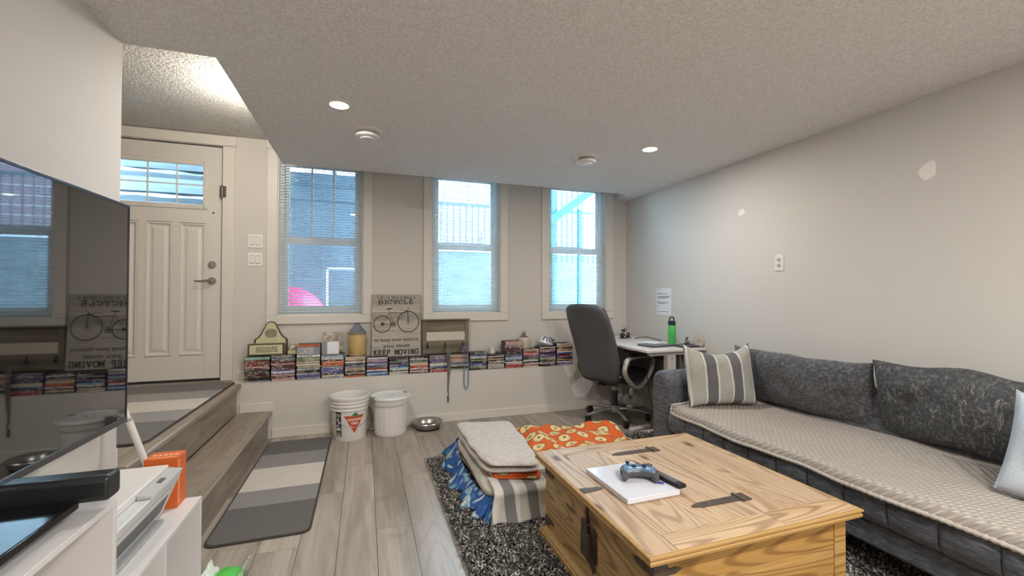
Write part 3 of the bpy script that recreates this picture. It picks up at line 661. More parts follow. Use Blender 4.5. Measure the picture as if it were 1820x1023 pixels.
def seg(x0, z0, x1, z1, th):
    p = Vector((x0, z0)); q = Vector((x1, z1)); d = (q-p).normalized(); n = Vector((-d.y, d.x))*th/2
    g.add([(*(p+n).to_tuple()[:1], -.001, (p+n)[1]), ((p-n)[0], -.001, (p-n)[1]), ((q-n)[0], -.001, (q-n)[1]), ((q+n)[0], -.001, (q+n)[1])], [(0, 1, 2, 3)])
wx, wz, wr_, fx, fz, fr = -.135, .317, .080, .112, .336, .102
ringf(wx, wz, wr_, .004); ringf(fx, fz, fr, .004); ringf(-.03, .314, .024, .003); ringf(-.03, .314, .010, .004); ringf(wx, wz, .010, .004)
for k in range(18):
    a = 2*PI*k/18; seg(wx, wz, wx+wr_*math.cos(a), wz+wr_*math.sin(a), .0009); seg(fx, fz, fx+fr*math.cos(a), fz+fr*math.sin(a), .0009)
for q in ((wx, wz, -.03, .314, .005), (wx, wz, -.072, .425, .004), (-.03, .314, -.072, .45, .004), (-.03, .314, .075, .405, .004), (-.07, .425, .085, .425, .004), (fx, fz, .105, .455, .007), (-.098, .465, -.04, .468, .010), (.105, .455, .075, .44, .004), (.105, .455, .125, .478, .004), (-.072, .45, -.07, .466, .005), (.03, .46, .105, .44, .003)): seg(*q)
mk('bicycle_print', g, M['print'], bs)
# hook rack
M['rackw'] = wood('rack_wood', 'x', [(.3, '#6a6152'), (.5, '#857b68'), (.7, '#9a907b')], .8, 10, .1, .2)
M['rackv'] = wood('rack_wood_v', 'z', [(.3, '#655d50'), (.5, '#7a7161'), (.7, '#8d8371')], .8, 10, .1, .2)
hr = thing('hook_rack', 'weathered wooden wall rack with three black hooks and an open middle', 'rack', (.793, 4.415, .652))
mk('shelf', G().box(-.25, .245, -.03, .02, .333, .345), M['rackw'], hr, bevel=.002)
for x in (-.238, .198): mk('stile', G().box(x, x+.038, -.008, .012, 0, .333), M['rackv'], hr)
mk('top_board', G().box(-.2, .198, 0, .01, .215, .333), M['rackw'], hr); mk('bottom_board', G().box(-.238, .236, -.0085, .0, .0, .125), M['rackw'], hr)
mk('card', G().box(-.199, .197, .0005, .006, .126, .214), plain('off_white_card', '#cfc6b8', .8), hr)
for x in (-.19, -.01, .17):
    h = G(); h.tube([(x, -.0085, .100), (x, -.016, .085), (x, -.020, .064), (x, -.030, .060), (x, -.034, .075)], .005, 8); h.box(x-.008, x+.008, -.011, -.0085, .055, .108)
    mk('hook', h, M['black'], hr, smooth=40)
def strap(g, pts, w, th=.002, mi=0):
    v = []; f = []; n = len(pts)
    for p in pts:
        for sx, sy in ((-1, -1), (1, -1), (1, 1), (-1, 1)): v.append((p[0]+sx*w/2, p[1]+sy*th/2, p[2]))
    for j in range(n-1):
        for k in range(4): f.append((j*4+k, j*4+(k+1) % 4, j*4+4+(k+1) % 4, j*4+4+k))
    f += [(0, 1, 2, 3), (4*n-4, 4*n-3, 4*n-2, 4*n-1)]; return g.add(v, f, mi)
l1 = thing('dog_leash', 'dark grey dog leash hanging straight from the middle hook', 'leash', (.783, 4.235, .72))
g = G(); strap(g, [(0, .145, -.005), (-.002, .10, .004), (-.003, .01, -.002), (-.003, .0, -.06), (-.001, 0, -.16), (.002, 0, -.3), (0, 0, -.40)], .014); strap(g, [(.012, .14, -.01), (.014, .1, .0), (.014, .004, -.01), (.016, -.002, -.1), (.012, -.003, -.24), (.004, -.003, -.34)], .012); mk('webbing', g, plain('leash_grey', '#4c4a4a', .8, 0, 60, '#8c8680'), l1)
mk('clip', G().tube([(0, 0, -.40), (.0, 0, -.43), (.008, 0, -.455), (0, 0, -.47), (-.008, 0, -.455), (0, 0, -.43)], .004, 8).cyl((0, 0, -.47), (0, 0, -.53), .007, .006, 10), plain('clip_dark', '#4b463f', .4, .6), l1, smooth=40)
l2 = thing('dog_leash', 'blue looped dog leash hanging from the right hook', 'leash', (.965, 4.234, .70))
g = G(); loop = [(-.022, .15, .0), (-.03, .08, .03), (-.028, .005, .01), (-.022, 0, -.1), (-.022, 0, -.2), (-.024, 0, -.33), (-.014, 0, -.38), (.004, 0, -.395), (.018, 0, -.37), (.022, 0, -.28), (.018, 0, -.14), (.01, .005, 0), (.0, .08, .03), (-.01, .15, .005)]
g.tube(loop, .0075, 8, sq=.5); mk('webbing', g, plain('leash_blue', '#5f78a8', .8, 0, 40, '#8197bd'), l2, smooth=40)
mk('collar', G().tube([(-.03, .004, -.02), (-.02, -.004, .03), (.0, -.008, .055), (.02, -.004, .02), (.01, -.008, -.03), (-.015, -.01, -.05), (-.03, .004, -.02)], .007, 8, sq=.5), plain('collar_dark', '#34353a', .6, 0, 30, '#9a9aa0'), l2, smooth=40)
cj = G().lathe([(.001, 0), (.024, 0), (.026, .004), (.026, .045), (.022, .05), (.022, .056), (.027, .06), (.027, .072), (.001, .074)], 24)
setp(mk('candle_jar', cj, plain('candle_white', '#d8d3ca', .3), loc=(1.255, 4.32, .6335), smooth=40), 'small white lidded candle jar on a low disc stack', 'jar')
for k, x in enumerate((1.30, 1.322)):
    setp(mk('trinket', G().lathe([(.001, 0), (.008, 0), (.007, .02), (.003, .026), (.001, .028)], 12), M['black'], loc=(x, 4.31, .6335), smooth=40), ['left one of two tiny black trinkets right of the candle jar', 'right one of two tiny black trinkets right of the candle jar'][k], 'trinket')
jg = thing('stoneware_jug', 'beige stoneware jug with a dark brown neck and stopper', 'jug', (1.622, 4.348, .6765))
mk('jug_body', G().lathe([(.001, 0), (.062, 0), (.066, .006), (.067, .09), (.062, .108), (.048, .118), (.001, .12)], 28), plain('beige_glaze', '#c8bbad', .4), jg, smooth=40)
mk('jug_shoulder', G().lathe([(.056, .109), (.045, .122), (.026, .13), (.019, .14), (.018, .155), (.001, .156)], 28), plain('brown_glaze', '#6b5f57', .35), jg, smooth=40)
mk('stopper', G().lathe([(.014, .155), (.017, .165), (.013, .178), (.001, .181)], 18), plain('stopper', '#9d9189', .5), jg, smooth=40)
hm = thing('helmet', 'silver and white helmet with grey vents tilted on a disc stack', 'helmet', (1.865, 4.335, .724)); hm.rotation_euler = (.10, .28, .2)
def dome(r1, r2, z0, z1, sx, sy, T=None): 
    return [(r1, z0)]
shell = G(); shell.lathe([(.078*math.cos(a), .0+.085*math.sin(a)) for a in [PI/2*k/8 for k in range(9)]][:-1]+[(.002, .085)], 32, T=Matrix.Diagonal((1.12, .85, 1, 1)))
mk('shell', shell, plain('silver_shell', '#d7dade', .25, .2), hm, smooth=50)
for k in range(5):
    a = -.9+k*.45; vg = G(); pts_ = [(1.12*.0795*math.cos(e_)*math.sin(a), -.85*.0795*math.cos(e_)*math.cos(a), .0865*math.sin(e_)) for e_ in [.25+.8*j/6 for j in range(7)]]
    vg.tube(pts_, [.003, .008, .0095, .0095, .009, .007, .002], 8, sq=.5); mk('vent', vg, plain('vent_grey', '#5f686f', .4), hm, smooth=40)
mk('rim', G().tube([(1.12*.079*math.cos(a), .85*.079*math.sin(a), .0) for a in [2*PI*k/32 for k in range(32)]], .005, 8, closed=True), M['whitep'], hm, smooth=40)
mk('strap_knob', G().cyl((.09, 0, .05), (.105, 0, .055), .009, .007, 12), M['black'], hm)
# ------------------------------------------------------------------ bucket, bin, bowl
def wraptext(g, s, size, R, z, ang, rot=0, mi=0, bold=0):
    v, f = text_geo(s, size, 0.0, bold=bold); out = []
    for x, y, _ in v:
        X = x*math.cos(rot)-y*math.sin(rot); Z = x*math.sin(rot)+y*math.cos(rot); rr = R(z+Z)+.0012
        a = ang+X/rr; out.append((rr*math.cos(a), rr*math.sin(a), z+Z))
    g.add(out, f, mi)
bk = thing('bucket', 'white plastic pail with a red triangle and green leaf print', 'bucket', (-.115, 4.072, 0))
Rb = lambda z: .138+.018*min(1, max(0, z/.34))
prof = [(.001, .004), (.130, .004), (.136, .0), (.138, .004), (Rb(.25), .25), (.157, .252), (.160, .262), (.154, .268), (.156, .285), (.163, .288), (.164, .296), (.156, .301), (.156, .314), (.164, .317), (.165, .325), (.157, .33), (.158, .343), (.167, .347), (.169, .366), (.165, .37), (.160, .368), (.158, .36), (.150, .25), (.132, .012), (.001, .012)]
mk('pail', G().lathe(prof, 48), M['whitep'], bk, smooth=50)
g = G(); g.tube([(.162*math.cos(a), .162*math.sin(a), .262-.14*math.sin((a-PI)/PI*PI)) for a in [PI+PI*k/20 for k in range(21)]], .0022, 6); mk('bail_handle', g, plain('wire', '#9c9c98', .3, .8), bk, (0, 0, 0), (0, 0, .30), smooth=40)
def curved(poly, ang, z, mi, g, nsub=8):
    bm = bmesh.new(); vs = [bm.verts.new((p[0], p[1], 0)) for p in poly]; bm.faces.new(vs)
    bmesh.ops.triangulate(bm, faces=bm.faces); 
    bmesh.ops.subdivide_edges(bm, edges=bm.edges, cuts=nsub, use_grid_fill=True); bmesh.ops.triangulate(bm, faces=bm.faces)
    bm.verts.index_update(); out = []
    for q in bm.verts:
        rr = Rb(z+q.co.y)+.0007; a = ang+q.co.x/rr; out.append((rr*math.cos(a), rr*math.sin(a), z+q.co.y))
    g.add(out, [tuple(w.index for w in f.verts) for f in bm.faces], mi); bm.free()
CA = -PI/2+.28      # label centre angle, facing the stairs side of the room
g = G(); curved([(-.088, .075), (.088, .075), (0, -.075)], CA, .142, 0, g); mk('red_triangle', g, plain('label_red', '#c4502c', .5), bk)
leaf_ = [(0, -.03), (.006, -.012), (.03, -.016), (.024, -.004), (.036, .008), (.02, .010), (.018, .02), (.009, .014), (.0, .034), (-.009, .014), (-.018, .02), (-.02, .010), (-.036, .008), (-.024, -.004), (-.03, -.016), (-.006, -.012)]
g = G(); 
cen = (0, 0)
for k in range(len(leaf_)):
    a_, b_ = leaf_[k], leaf_[(k+1) % len(leaf_)]
    vs = []
    for p in (cen, a_, b_):
        zz = .222+p[1]*.85; rr = Rb(zz)+.0014; an = CA+.04+p[0]*.85/rr; vs.append((rr*math.cos(an), rr*math.sin(an), zz))
    g.add(vs, [(0, 1, 2)])
mk('leaf_print', g, plain('label_green', '#2f8048', .5), bk)
g = G(); wraptext(g, 'CANADIAN', .026, Rb, .182, CA, 0, bold=.0007); wraptext(g, 'TIRE', .030, Rb, .150, CA, 0, bold=.0007); mk('lettering', g, plain('label_white', '#efe9e2', .5), bk)
g = G(); curved([(-.026, -.105), (.026, -.105), (.026, .105), (-.026, .105)], CA-.92, .145, 0, g, 6); mk('warning_label', g, plain('label_black', '#2e2c2b', .5), bk)
g = G()
for (cx_, cz_, w_, h_) in ((0, .228, .036, .010), (0, .212, .036, .006), (-.004, .185, .018, .026), (.008, .16, .026, .02), (-.006, .135, .024, .014), (0, .105, .04, .028), (0, .072, .038, .005), (0, .062, .034, .005), (0, .05, .04, .01)):
    vs = []
    for (sx_, sz_) in ((-1, -1), (0, -1), (1, -1), (1, 1), (0, 1), (-1, 1)):
        zz = cz_+sz_*h_/2; rr = Rb(zz)+.0019; an = CA-.92+(cx_+sx_*w_/2)/rr; vs.append((rr*math.cos(an), rr*math.sin(an), zz))
    g.add(vs, [(0, 1, 4, 5), (1, 2, 3, 4)])
mk('warning_print', g, plain('label_grey', '#cfcac2', .5), bk)
bn = thing('storage_bin', 'white fluted plastic bin with a lid and two grey clips', 'bin', (.228, 4.055, 0))
fl_ = lambda a, z: 1+(.022*abs(math.sin(a*9))**.6 if .03 < z < .27 else .012)
mk('bin_body', G().lathe([(.001, .0), (.128, .0), (.134, .008), (.136, .032), (.148, .268), (.156, .272), (.160, .285), (.163, .325), (.155, .325), (.15, .28), (.13, .01), (.001, .01)], 108, rf=fl_), M['whitep'], bn, smooth=50)
mk('lid', G().lathe([(.169, .322), (.174, .326), (.174, .342), (.168, .348), (.155, .346), (.15, .338), (.12, .335), (.001, .336)], 48), plain('lid_white', '#dddedb', .3), bn, smooth=50)
mk('lid_handle', G().tube([(-.04, 0, .336), (-.032, 0, .350), (0, 0, .356), (.032, 0, .350), (.04, 0, .336)], .007, 8), plain('lid_grip', '#cfd4d2', .3), bn, (0, 0, 0), (0, 0, .4), smooth=50)
for a in (3.6, .5):
    T = Matrix.Rotation(a, 4, 'Z') @ Matrix.Translation((.170, 0, .332)); cg_ = G().prism([(-.02, .016), (.006, .014), (.014, .0), (.012, -.04), (.006, -.045), (.002, -.02), (-.0, .006), (-.02, .010)], -.028, .028, 'xz', T=T)
    mk('clip', cg_, plain('clip_grey', '#76786f', .5), bn, bevel=.002)
bw = thing('dog_bowl', 'shallow stainless steel pet bowl on the floor beside the white bin', 'bowl', (.565, 4.09, 0))
mk('bowl', G().lathe([(.001, .012), (.10, .0), (.108, .004), (.132, .058), (.137, .064), (.140, .060), (.142, .064), (.137, .070), (.128, .066), (.100, .018), (.05, .014), (.001, .014)], 48), M['steel'], bw, smooth=50)
mk('rubber_ring', G().lathe([(.102, .0), (.111, .0), (.112, .010), (.104, .010)], 48), M['black'], bw, smooth=50)
# ------------------------------------------------------------------ striped mats
def matmesh(w, l, r=.05, th=.012):
    pts = []
    for (cx, cy, a0) in ((w/2-r, l/2-r, 0), (-w/2+r, l/2-r, PI/2), (-w/2+r, -l/2+r, PI), (w/2-r, -l/2+r, 3*PI/2)):
        for k in range(7): a = a0+PI/2*k/6; pts.append((cx+r*math.cos(a), cy+r*math.sin(a)))
    return pts
def striped(name, L, dark='#6d6c6b', mid='#8f8d8a', light='#c2bcb4'):
    bands = [(0, dark), (.035, dark), (.225, mid), (.345, light), (.6, mid), (.81, dark)]
    return stripes(name, 'y', L, bands, .5, off=L/2)
for nm, lab, x0, x1, y0, y1, z, c3 in (('floor_mat', 'grey mat with pale centre stripe on the floor beside the lower step', -.748, -.262, 2.50, 4.10, .001, ('#6e6b69', '#959290', '#dad3ca')),
      ('floor_mat', 'grey mat with pale centre stripe on the landing by the front door', -1.80, -1.045, 2.68, 4.31, ZL+.003, ('#75726e', '#9d9a95', '#d6cec4'))):
    t = thing(nm, lab, 'mat', ((x0+x1)/2, (y0+y1)/2, z), 0, 'striped grey entry mats')
    w, l = x1-x0, y1-y0
    d, m_, li = c3
    mm_ = stripes('mat_stripes', 'y', l, [(0, d), (.24 if z < .1 else .26, m_), (.38 if z < .1 else .42, li), (.62, m_), (.79, d)], .6, off=l/2, nsc=95, lo='#2a2a2a')
    # reversed order: far end (max y) is dark too
    tp = G().prism(matmesh(w-.02, l-.02, .045), 0, .010); mk('pile', tp, mm_, t)
    mk('edging', G().prism(matmesh(w, l), -.0005, .007), plain('mat_edge', '#3d3936', .8), t)
# ------------------------------------------------------------------ shag rug
RX0, RX1, RY0, RY1 = .45, 2.62, .55, 3.27
rg = thing('shag_rug', 'dark grey shag rug beneath the pine chest and grey sofa', 'rug', (0, 0, 0))
mk('rug_backing', G().box(RX0+.01, RX1-.01, RY0+.01, RY1-.01, .0005, .012), plain('rug_back', '#35383b', .95), rg)
rs = np.random.RandomState(5); N = 62000
xs_ = rs.uniform(RX0, RX1, N); ys_ = rs.uniform(RY0+.1, RY1, N)
# skip what the chest hides, keep a denser left and front rim
keep = ~((xs_ > .90) & (xs_ < 1.70) & (ys_ > 1.2) & (ys_ < 2.0)); xs_, ys_ = xs_[keep], ys_[keep]; N = len(xs_)
an = rs.uniform(0, 2*PI, N); ln_ = rs.uniform(.014, .034, N); hh = rs.uniform(.020, .034, N); wd_ = .0040
dx, dy = np.cos(an), np.sin(an); px_, py_ = -dy*wd_, dx*wd_
V = np.zeros((N, 6, 3)); z0 = .010
for j, (f, hgt) in enumerate(((0, 0), (.45, .9), (1.0, .75))):
    cx_ = xs_+dx*ln_*f; cy_ = ys_+dy*ln_*f; cz_ = z0+hh*hgt; s_ = 1 if j < 2 else .6
    V[:, 2*j, 0] = cx_+px_*s_; V[:, 2*j, 1] = cy_+py_*s_; V[:, 2*j, 2] = cz_
    V[:, 2*j+1, 0] = cx_-px_*s_; V[:, 2*j+1, 1] = cy_-py_*s_; V[:, 2*j+1, 2] = cz_
Fq = np.zeros((N, 2, 4), int); b6 = np.arange(N)*6
for j in range(2): Fq[:, j] = np.stack([b6+2*j, b6+2*j+1, b6+2*j+3, b6+2*j+2], 1)
me = bpy.data.meshes.new('rug_pile'); me.from_pydata(V.reshape(-1, 3), [], Fq.reshape(-1, 4).tolist())
at = me.attributes.new('tone', 'FLOAT', 'FACE'); at.data.foreach_set('value', np.repeat(rs.uniform(0, 1, N), 2).astype('f'))
t = NT('rug_tuft'); aa = t.n('Attribute'); aa.attribute_name = 'tone'; t.col(t.ramp(aa.outputs['Fac'], [(0, '#2c2b29'), (.45, '#55524e'), (.75, '#86817a'), (1, '#c4bdb2')])); M['tuft'] = t.done(.9)
me.materials.append(M['tuft']); o = bpy.data.objects.new('rug_pile', me); COL.objects.link(o); o.parent = rg; o['kind'] = 'stuff'
RT = .026
# ------------------------------------------------------------------ pine chest
CX0, CX1, CY0, CY1, CH = .835, 1.795, 1.128, 2.085, .44
ch = thing('pine_chest', 'rustic pine blanket chest used as a coffee table on the rug', 'chest', ((CX0+CX1)/2, (CY0+CY1)/2, .012))
hx, hy = (CX1-CX0)/2, (CY1-CY0)/2; top = CH-.012; bxx, byy = hx-.045, hy-.045
# lid boards (frame of four plus inner boards)
fl0 = .115
mk('lid_board', G().box(-hx+.012, -hx+fl0, -hy+.012, hy-.012, top-.022, top), M['pine_y'], ch, bevel=.0015)
sx = .098   # seam x (hinge line)
for y0, y1 in ((-hy+.012, -hy+.105), (hy-.105, hy-.012)):
    mk('lid_board', G().box(-hx+fl0+.0015, sx-.001, y0, y1, top-.022, top-.0005), M['pine_x'], ch, bevel=.0015)
    mk('lid_board', G().box(sx+.001, hx-.012, y0, y1, top-.022, top-.0005), M['pine_x'], ch, bevel=.0015)
yi0, yi1 = -hy+.1065, hy-.1065
xb = [-hx+fl0+.0015, -.165, -.03, sx-.001]
for a, b in zip(xb[:-1], xb[1:]): mk('lid_board', G().box(a+.0004, b-.0004, yi0, yi1, top-.022, top-.001), M['pine_y'], ch, bevel=.0012)
xb = [sx+.001, .235, hx-.012]
for a, b in zip(xb[:-1], xb[1:]): mk('lid_board', G().box(a+.0004, b-.0004, yi0, yi1, top-.022, top-.001), M['pine_y'], ch, bevel=.0012)
def rectmould(prof, hx_, hy_):
    """profile list of (outset, z) swept round a rectangle"""
    g = G(); v = []; f = []; n = len(prof)
    for (o_, z_) in prof:
        for sx_, sy_ in ((-1, -1), (1, -1), (1, 1), (-1, 1)): v.append((sx_*(hx_+o_), sy_*(hy_+o_), z_))
    for j in range(n-1):
        for k in range(4): f.append((j*4+k, j*4+(k+1) % 4, j*4+4+(k+1) % 4, j*4+4+k))
    return g.add(v, f)
mk('lid_moulding', rectmould([(-.016, top-.0015), (-.004, top-.001), (0, top-.004), (.0, top-.010), (-.006, top-.014), (-.006, top-.018), (-.002, top-.022), (-.003, top-.030), (-.012, top-.038), (-.024, top-.042), (-.048, top-.044)], hx, hy), M['pine_m'], ch)
bt = top-.042
# carcass boards: long faces in three boards each
zb = [.07, .185, .285, bt]
for a, b in zip(zb[:-1], zb[1:]):
    mk('side_board', G().box(-bxx, bxx, -byy, -byy+.02, a+.0005, b-.0005), M['pine_fx'], ch, bevel=.001)
    mk('side_board', G().box(-bxx, bxx, byy-.02, byy, a+.0005, b-.0005), M['pine_fx'], ch, bevel=.001)
    mk('side_board', G().box(-bxx, -bxx+.02, -byy+.0205, byy-.0205, a+.0005, b-.0005), M['pine_fy'], ch, bevel=.001)
    mk('side_board', G().box(bxx-.02, bxx, -byy+.0205, byy-.0205, a+.0005, b-.0005), M['pine_fy'], ch, bevel=.001)
mk('corner_post', G().box(bxx-.055, bxx+.004, -byy-.005, -byy+.01, .07, bt), M['pine_fx'], ch, bevel=.001)
mk('plinth', rectmould([(-.02, .075), (-.004, .073), (.0, .066), (.006, .058), (.018, .052), (.02, .045), (.026, .042), (.028, 0), (-.03, 0)], bxx, byy), M['pine_m'], ch)
mk('bottom_panel', G().box(-bxx+.02, bxx-.02, -byy+.02, byy-.02, .02, .04), M['pine_fx'], ch)
def hinge(y):
    g = G(); n = 9; L = .205
    poly = [(sx+.002, -.019), (sx+.002, .019)]+[(sx-.02-L*k/n*.92, .019*(1-.15*k/n)) for k in range(n)]+[(sx-.02-L, .004), (sx-.02-L, -.004)]+[(sx-.02-L*k/n*.92, -.019*(1-.15*k/n)) for k in range(n-1, -1, -1)]
    g.prism([(a, y+b) for a, b in poly], top-.001, top+.003); g.box(sx+.004, sx+.045, y-.028, y+.028, top-.001, top+.004)
    g.cyl((sx+.002, y-.03, top+.004), (sx+.002, y+.03, top+.004), .006, n=10)
    for p_, q_ in ((sx+.03, y-.014), (sx+.03, y+.014), (sx-.06, y), (sx-.16, y)): g.cyl((p_, q_, top+.002), (p_, q_, top+.006), .005, .003, 8)
    mk('strap_hinge', g, M['iron'], ch, smooth=30)
cxm, cym = (CX0+CX1)/2, (CY0+CY1)/2
hinge(1.912-cym); hinge(1.350-cym)
g = G(); ly = 1.60-cym; g.prism([(-hx+.014, ly-.022), (-hx+.014, ly+.022), (-hx+.095, ly+.014), (-hx+.115, ly+.002), (-hx+.115, ly-.002), (-hx+.095, ly-.012)], top-.001, top+.003)
mk('hasp_strap', g, M['iron'], ch)
lg = G(); X_ = -bxx
lg.box(X_-.004, X_, ly-.075, ly+.055, .165, .29)
lg.prism([(ly-.062, .14), (ly-.05, .115), (ly-.035, .14), (ly+.03, .15), (ly+.045, .3), (ly+.02, .30), (ly-.02, .3), (ly-.062, .3)], X_-.009, X_-.003, 'yz')
lg.box(X_-.030, X_-.006, ly-.045, ly+.012, .175, .27); lg.box(X_-.012, X_-.002, ly-.008, ly+.006, .26, bt+.02)
lg.cyl((X_-.018, ly-.018, .262), (X_-.018, ly-.018, .30), .010, n=12); lg.box(X_-.032, X_-.029, ly-.02, ly-.014, .20, .235)
mk('iron_lock', lg, M['iron'], ch, bevel=.002)
def bracket(xa, ya, dirx, diry, z, s):
    g = G()
    for (ax, d) in (('x', dirx), ('y', diry)):
        poly = [(0, 0), (.085, 0), (.11, s*.012), (.085, s*.022), (.06, s*.02), (.05, s*.035), (.02, s*.045), (0, s*.045)]
        pp = [(xa+d*p, z+q) for p, q in poly] if ax == 'x' else [(ya+d*p, z+q) for p, q in poly]
        if ax == 'x': g.prism(pp, ya-(.003 if diry > 0 else 0), ya+(0 if diry > 0 else .003), 'xz')
        else: g.prism(pp, xa-(.003 if dirx > 0 else 0), xa+(0 if dirx > 0 else .003), 'yz')
    return mk('corner_bracket', g, M['iron'], ch)
bracket(-bxx, -byy, 1, 1, bt-.055, 1); bracket(-bxx, byy, 1, -1, bt-.055, 1); bracket(-bxx, -byy, 1, 1, .125, -1); bracket(-bxx, byy, 1, -1, .125, -1)
# tray, controller, remote
tp = thing('square_tray', 'white square slab tray lying on the pine chest', 'tray', (1.085, 1.60, CH+.0008), .02)
mk('tray_slab', G().box(-.125, .125, -.158, .158, 0, .020), plain('tray_white', '#dadbe4', .12), tp, bevel=.002)
gp = thing('game_controller', 'dark grey game controller with a blue upper face lying on the white tray', 'game controller', (1.125, 1.60, CH+.0215), -.45)
body = G(); R1 = []
def sec(x, cy, ry, rz, cz, n=20):
    return [(x, cy+ry*math.copysign(abs(math.cos(a))**.8, math.cos(a)), cz+rz*math.copysign(abs(math.sin(a))**.8, math.sin(a))) for a in [2*PI*k/n for k in range(n)]]
secs = [(-.080, -.018, .010, .008, .020), (-.077, -.014, .026, .015, .022), (-.068, -.008, .038, .020, .024), (-.05, -.002, .042, .022, .026), (-.028, .004, .038, .021, .027), (0, .006, .036, .020, .027), (.028, .004, .038, .021, .027), (.05, -.002, .042, .022, .026), (.068, -.008, .038, .020, .024), (.077, -.014, .026, .015, .022), (.080, -.018, .010, .008, .020)]
body.loft([sec(*q) for q in secs]); mk('controller_body', body, plain('pad_body', '#4a4b4e', .28), gp, smooth=60)
fpz = G(); fpz.loft([sec(x*.93, cy, ry*.88, rz*.6, cz+rz*.48) for x, cy, ry, rz, cz in secs]); mk('face_plate', fpz, plain('pad_face', '#5d7c9c', .25), gp, smooth=60)  # upper face coloured blue over the grey body
for s in (-1, 1):
    mk('grip', G().tube([(s*.055, -.02, .024), (s*.064, -.045, .018), (s*.066, -.062, .013)], [.021, .018, .010], 12, sq=.9), plain('pad_grip', '#504f50', .4), gp, smooth=60)
for (x, y) in ((-.045, .016), (.022, -.008)):
    mk('thumbstick', G().lathe([(.005, .044), (.006, .053), (.0095, .055), (.0095, .059), (.001, .058)], 14, c=(x, y, 0)), M['black'], gp, smooth=40)
mk('direction_pad', G().box(-.03, -.012, -.012, -.006, .046, .053).box(-.024, -.018, -.018, 0, .046, .053), M['black'], gp)
for a in range(4):
    mk('button', G().lathe([(.0045, .046), (.0045, .052), (.001, .053)], 10, c=(.046+.0105*math.cos(a*PI/2), .016+.0105*math.sin(a*PI/2), 0)), plain('pad_btn', '#26364a', .3), gp, smooth=40)
rc = thing('remote_control', 'black television remote with many small grey buttons on the tray edge', 'remote control', (1.216, 1.548, CH+.0213), .12)
rc.rotation_euler = (0, .05, .14)
mk('remote_body', G().prism([(-.022, .002), (-.018, -.0), (.018, -.0), (.022, .002), (.021, .014), (.016, .018), (-.016, .018), (-.021, .014)], -.1, .1, 'xz'), M['black'], rc, bevel=.003)
b0 = None
for r in range(12):
    for c_ in range(3):
        p = ((c_-1)*.011, .082-r*.0135, .0175)
        if b0 is None: b0 = mk('button', G().lathe([(.0038, 0), (.0036, .0025), (.001, .003)], 8), plain('btn_grey', '#8c8c8e', .5), rc, p, smooth=40)
        else: dup(b0, rc, p)
vp = G().tube([(0, 0, .004), (.0, .035, .004)], [.004, .005], 8)
setp(mk('pen', vp, plain('purple', '#3f2fa0', .4), loc=(1.185, 1.51, CH+.021), rot=(0, 0, .9)), 'small purple pen cap peeking out beside the game controller', 'pen')

def mkw(name, g, mats, parent, **k):
    L = Vector(parent.location); g.V = [(v[0]-L.x, v[1]-L.y, v[2]-L.z) for v in g.V]
    return mk(name, g, mats, parent, **k)
def nz3(x, y, z, s=1.0): return noise.noise(Vector((x*s, y*s, z*s)))
# ------------------------------------------------------------------ sofa
so = thing('sofa', 'long charcoal grey fabric sofa along the right wall', 'sofa', (2.5, 1.4, 0))
SY0, SY1 = .2, 2.565
prof = [(2.86, .262), (2.12, .262), (2.075, .275), (2.052, .31), (2.046, .36), (2.056, .41), (2.085, .438), (2.14, .448), (2.4, .452), (2.86, .452)]
rings = []; pitch = .17; yy = SY1
while yy > SY0:
    for off, ins in ((0, .012), (.005, .003), (.02, 0), (pitch/2, -.003), (pitch-.02, 0), (pitch-.005, .003)):
        y = yy-off
        if y < SY0: break
        ring = []
        for (px, pz) in prof:
            w = ins if px < 2.1 else (ins*.5 if px < 2.2 else 0)
            ring.append((px+w, y, pz))
        rings.append(ring)
    yy -= pitch
g = G(); g.loft(rings); mkw('seat_cushion', g, M['sofa'], so, smooth=70)
mkw('plinth', G().box(2.105, 2.93, SY0, SY1+.02, .15, .26), M['sofa'], so, bevel=.015)
arm = []
for k in range(13): a = PI*k/12; arm.append((2.67+.10*math.cos(a), .59+.10*math.sin(a)))
arm = [(2.77, .10)]+arm+[(2.57, .10)]
mkw('armrest', G().prism(arm, 2.065, 2.95, 'yz'), M['sofa'], so, bevel=.03, seg=4)
bk_ = G().box(2.80, 2.95, SY0, 2.57, .26, .70); mkw('backrest', bk_, M['sofa'], so, bevel=.05, seg=4)
for y in (.5, 2.4):
    for x in (2.2, 2.85): mkw('foot', G().cyl((x, y, .012), (x, y, .152), .022, .03, 14), M['black'], so)
# knitted throw
th = thing('knit_throw', 'beige waffle-knit throw spread over the sofa seat', 'blanket', (2.4, 1.4, .45))
def thr(u, v):
    y = 2.545-2.2*v
    if u < .16:
        q = u/.16; x = 2.028+.03*q**2+.012*math.sin(y*9)+(.045*(1-v*8)**2 if v < .125 else 0); z = .405+.052*math.sin(q*PI/2)
    else:
        q = (u-.16)/.84; x = 2.06+.76*q; z = .4575
    wr = .012*nz3(x*2.4, y*3.2, 1)+.006*nz3(x*7, y*5+x*4, 5)
    z += max(-.003, wr+.004)
    return (x, y, z)
g = G(); g.grid(thr, 46, 130); o = mkw('throw_cloth', g, M['knit'], th, smooth=True)
sm = o.modifiers.new('thick', 'SOLIDIFY'); sm.thickness = .010; sm.offset = 1
hem = [thr(0, k/260) for k in range(261)]
g = G(); g.tube([(p[0]+.002, p[1], p[2]+.004) for p in hem], [.0095+.0018*math.sin(k*2.3) for k in range(261)], 8); mkw('hem', g, M['knith'], th, smooth=True)
hem2 = [thr(k/60, 0) for k in range(40)]
g = G(); g.tube([(p[0], p[1]+.002, p[2]+.006) for p in hem2], [.0085+.003*math.sin(k*2.6) for k in range(40)], 8); mkw('hem', g, M['knith'], th, smooth=True)
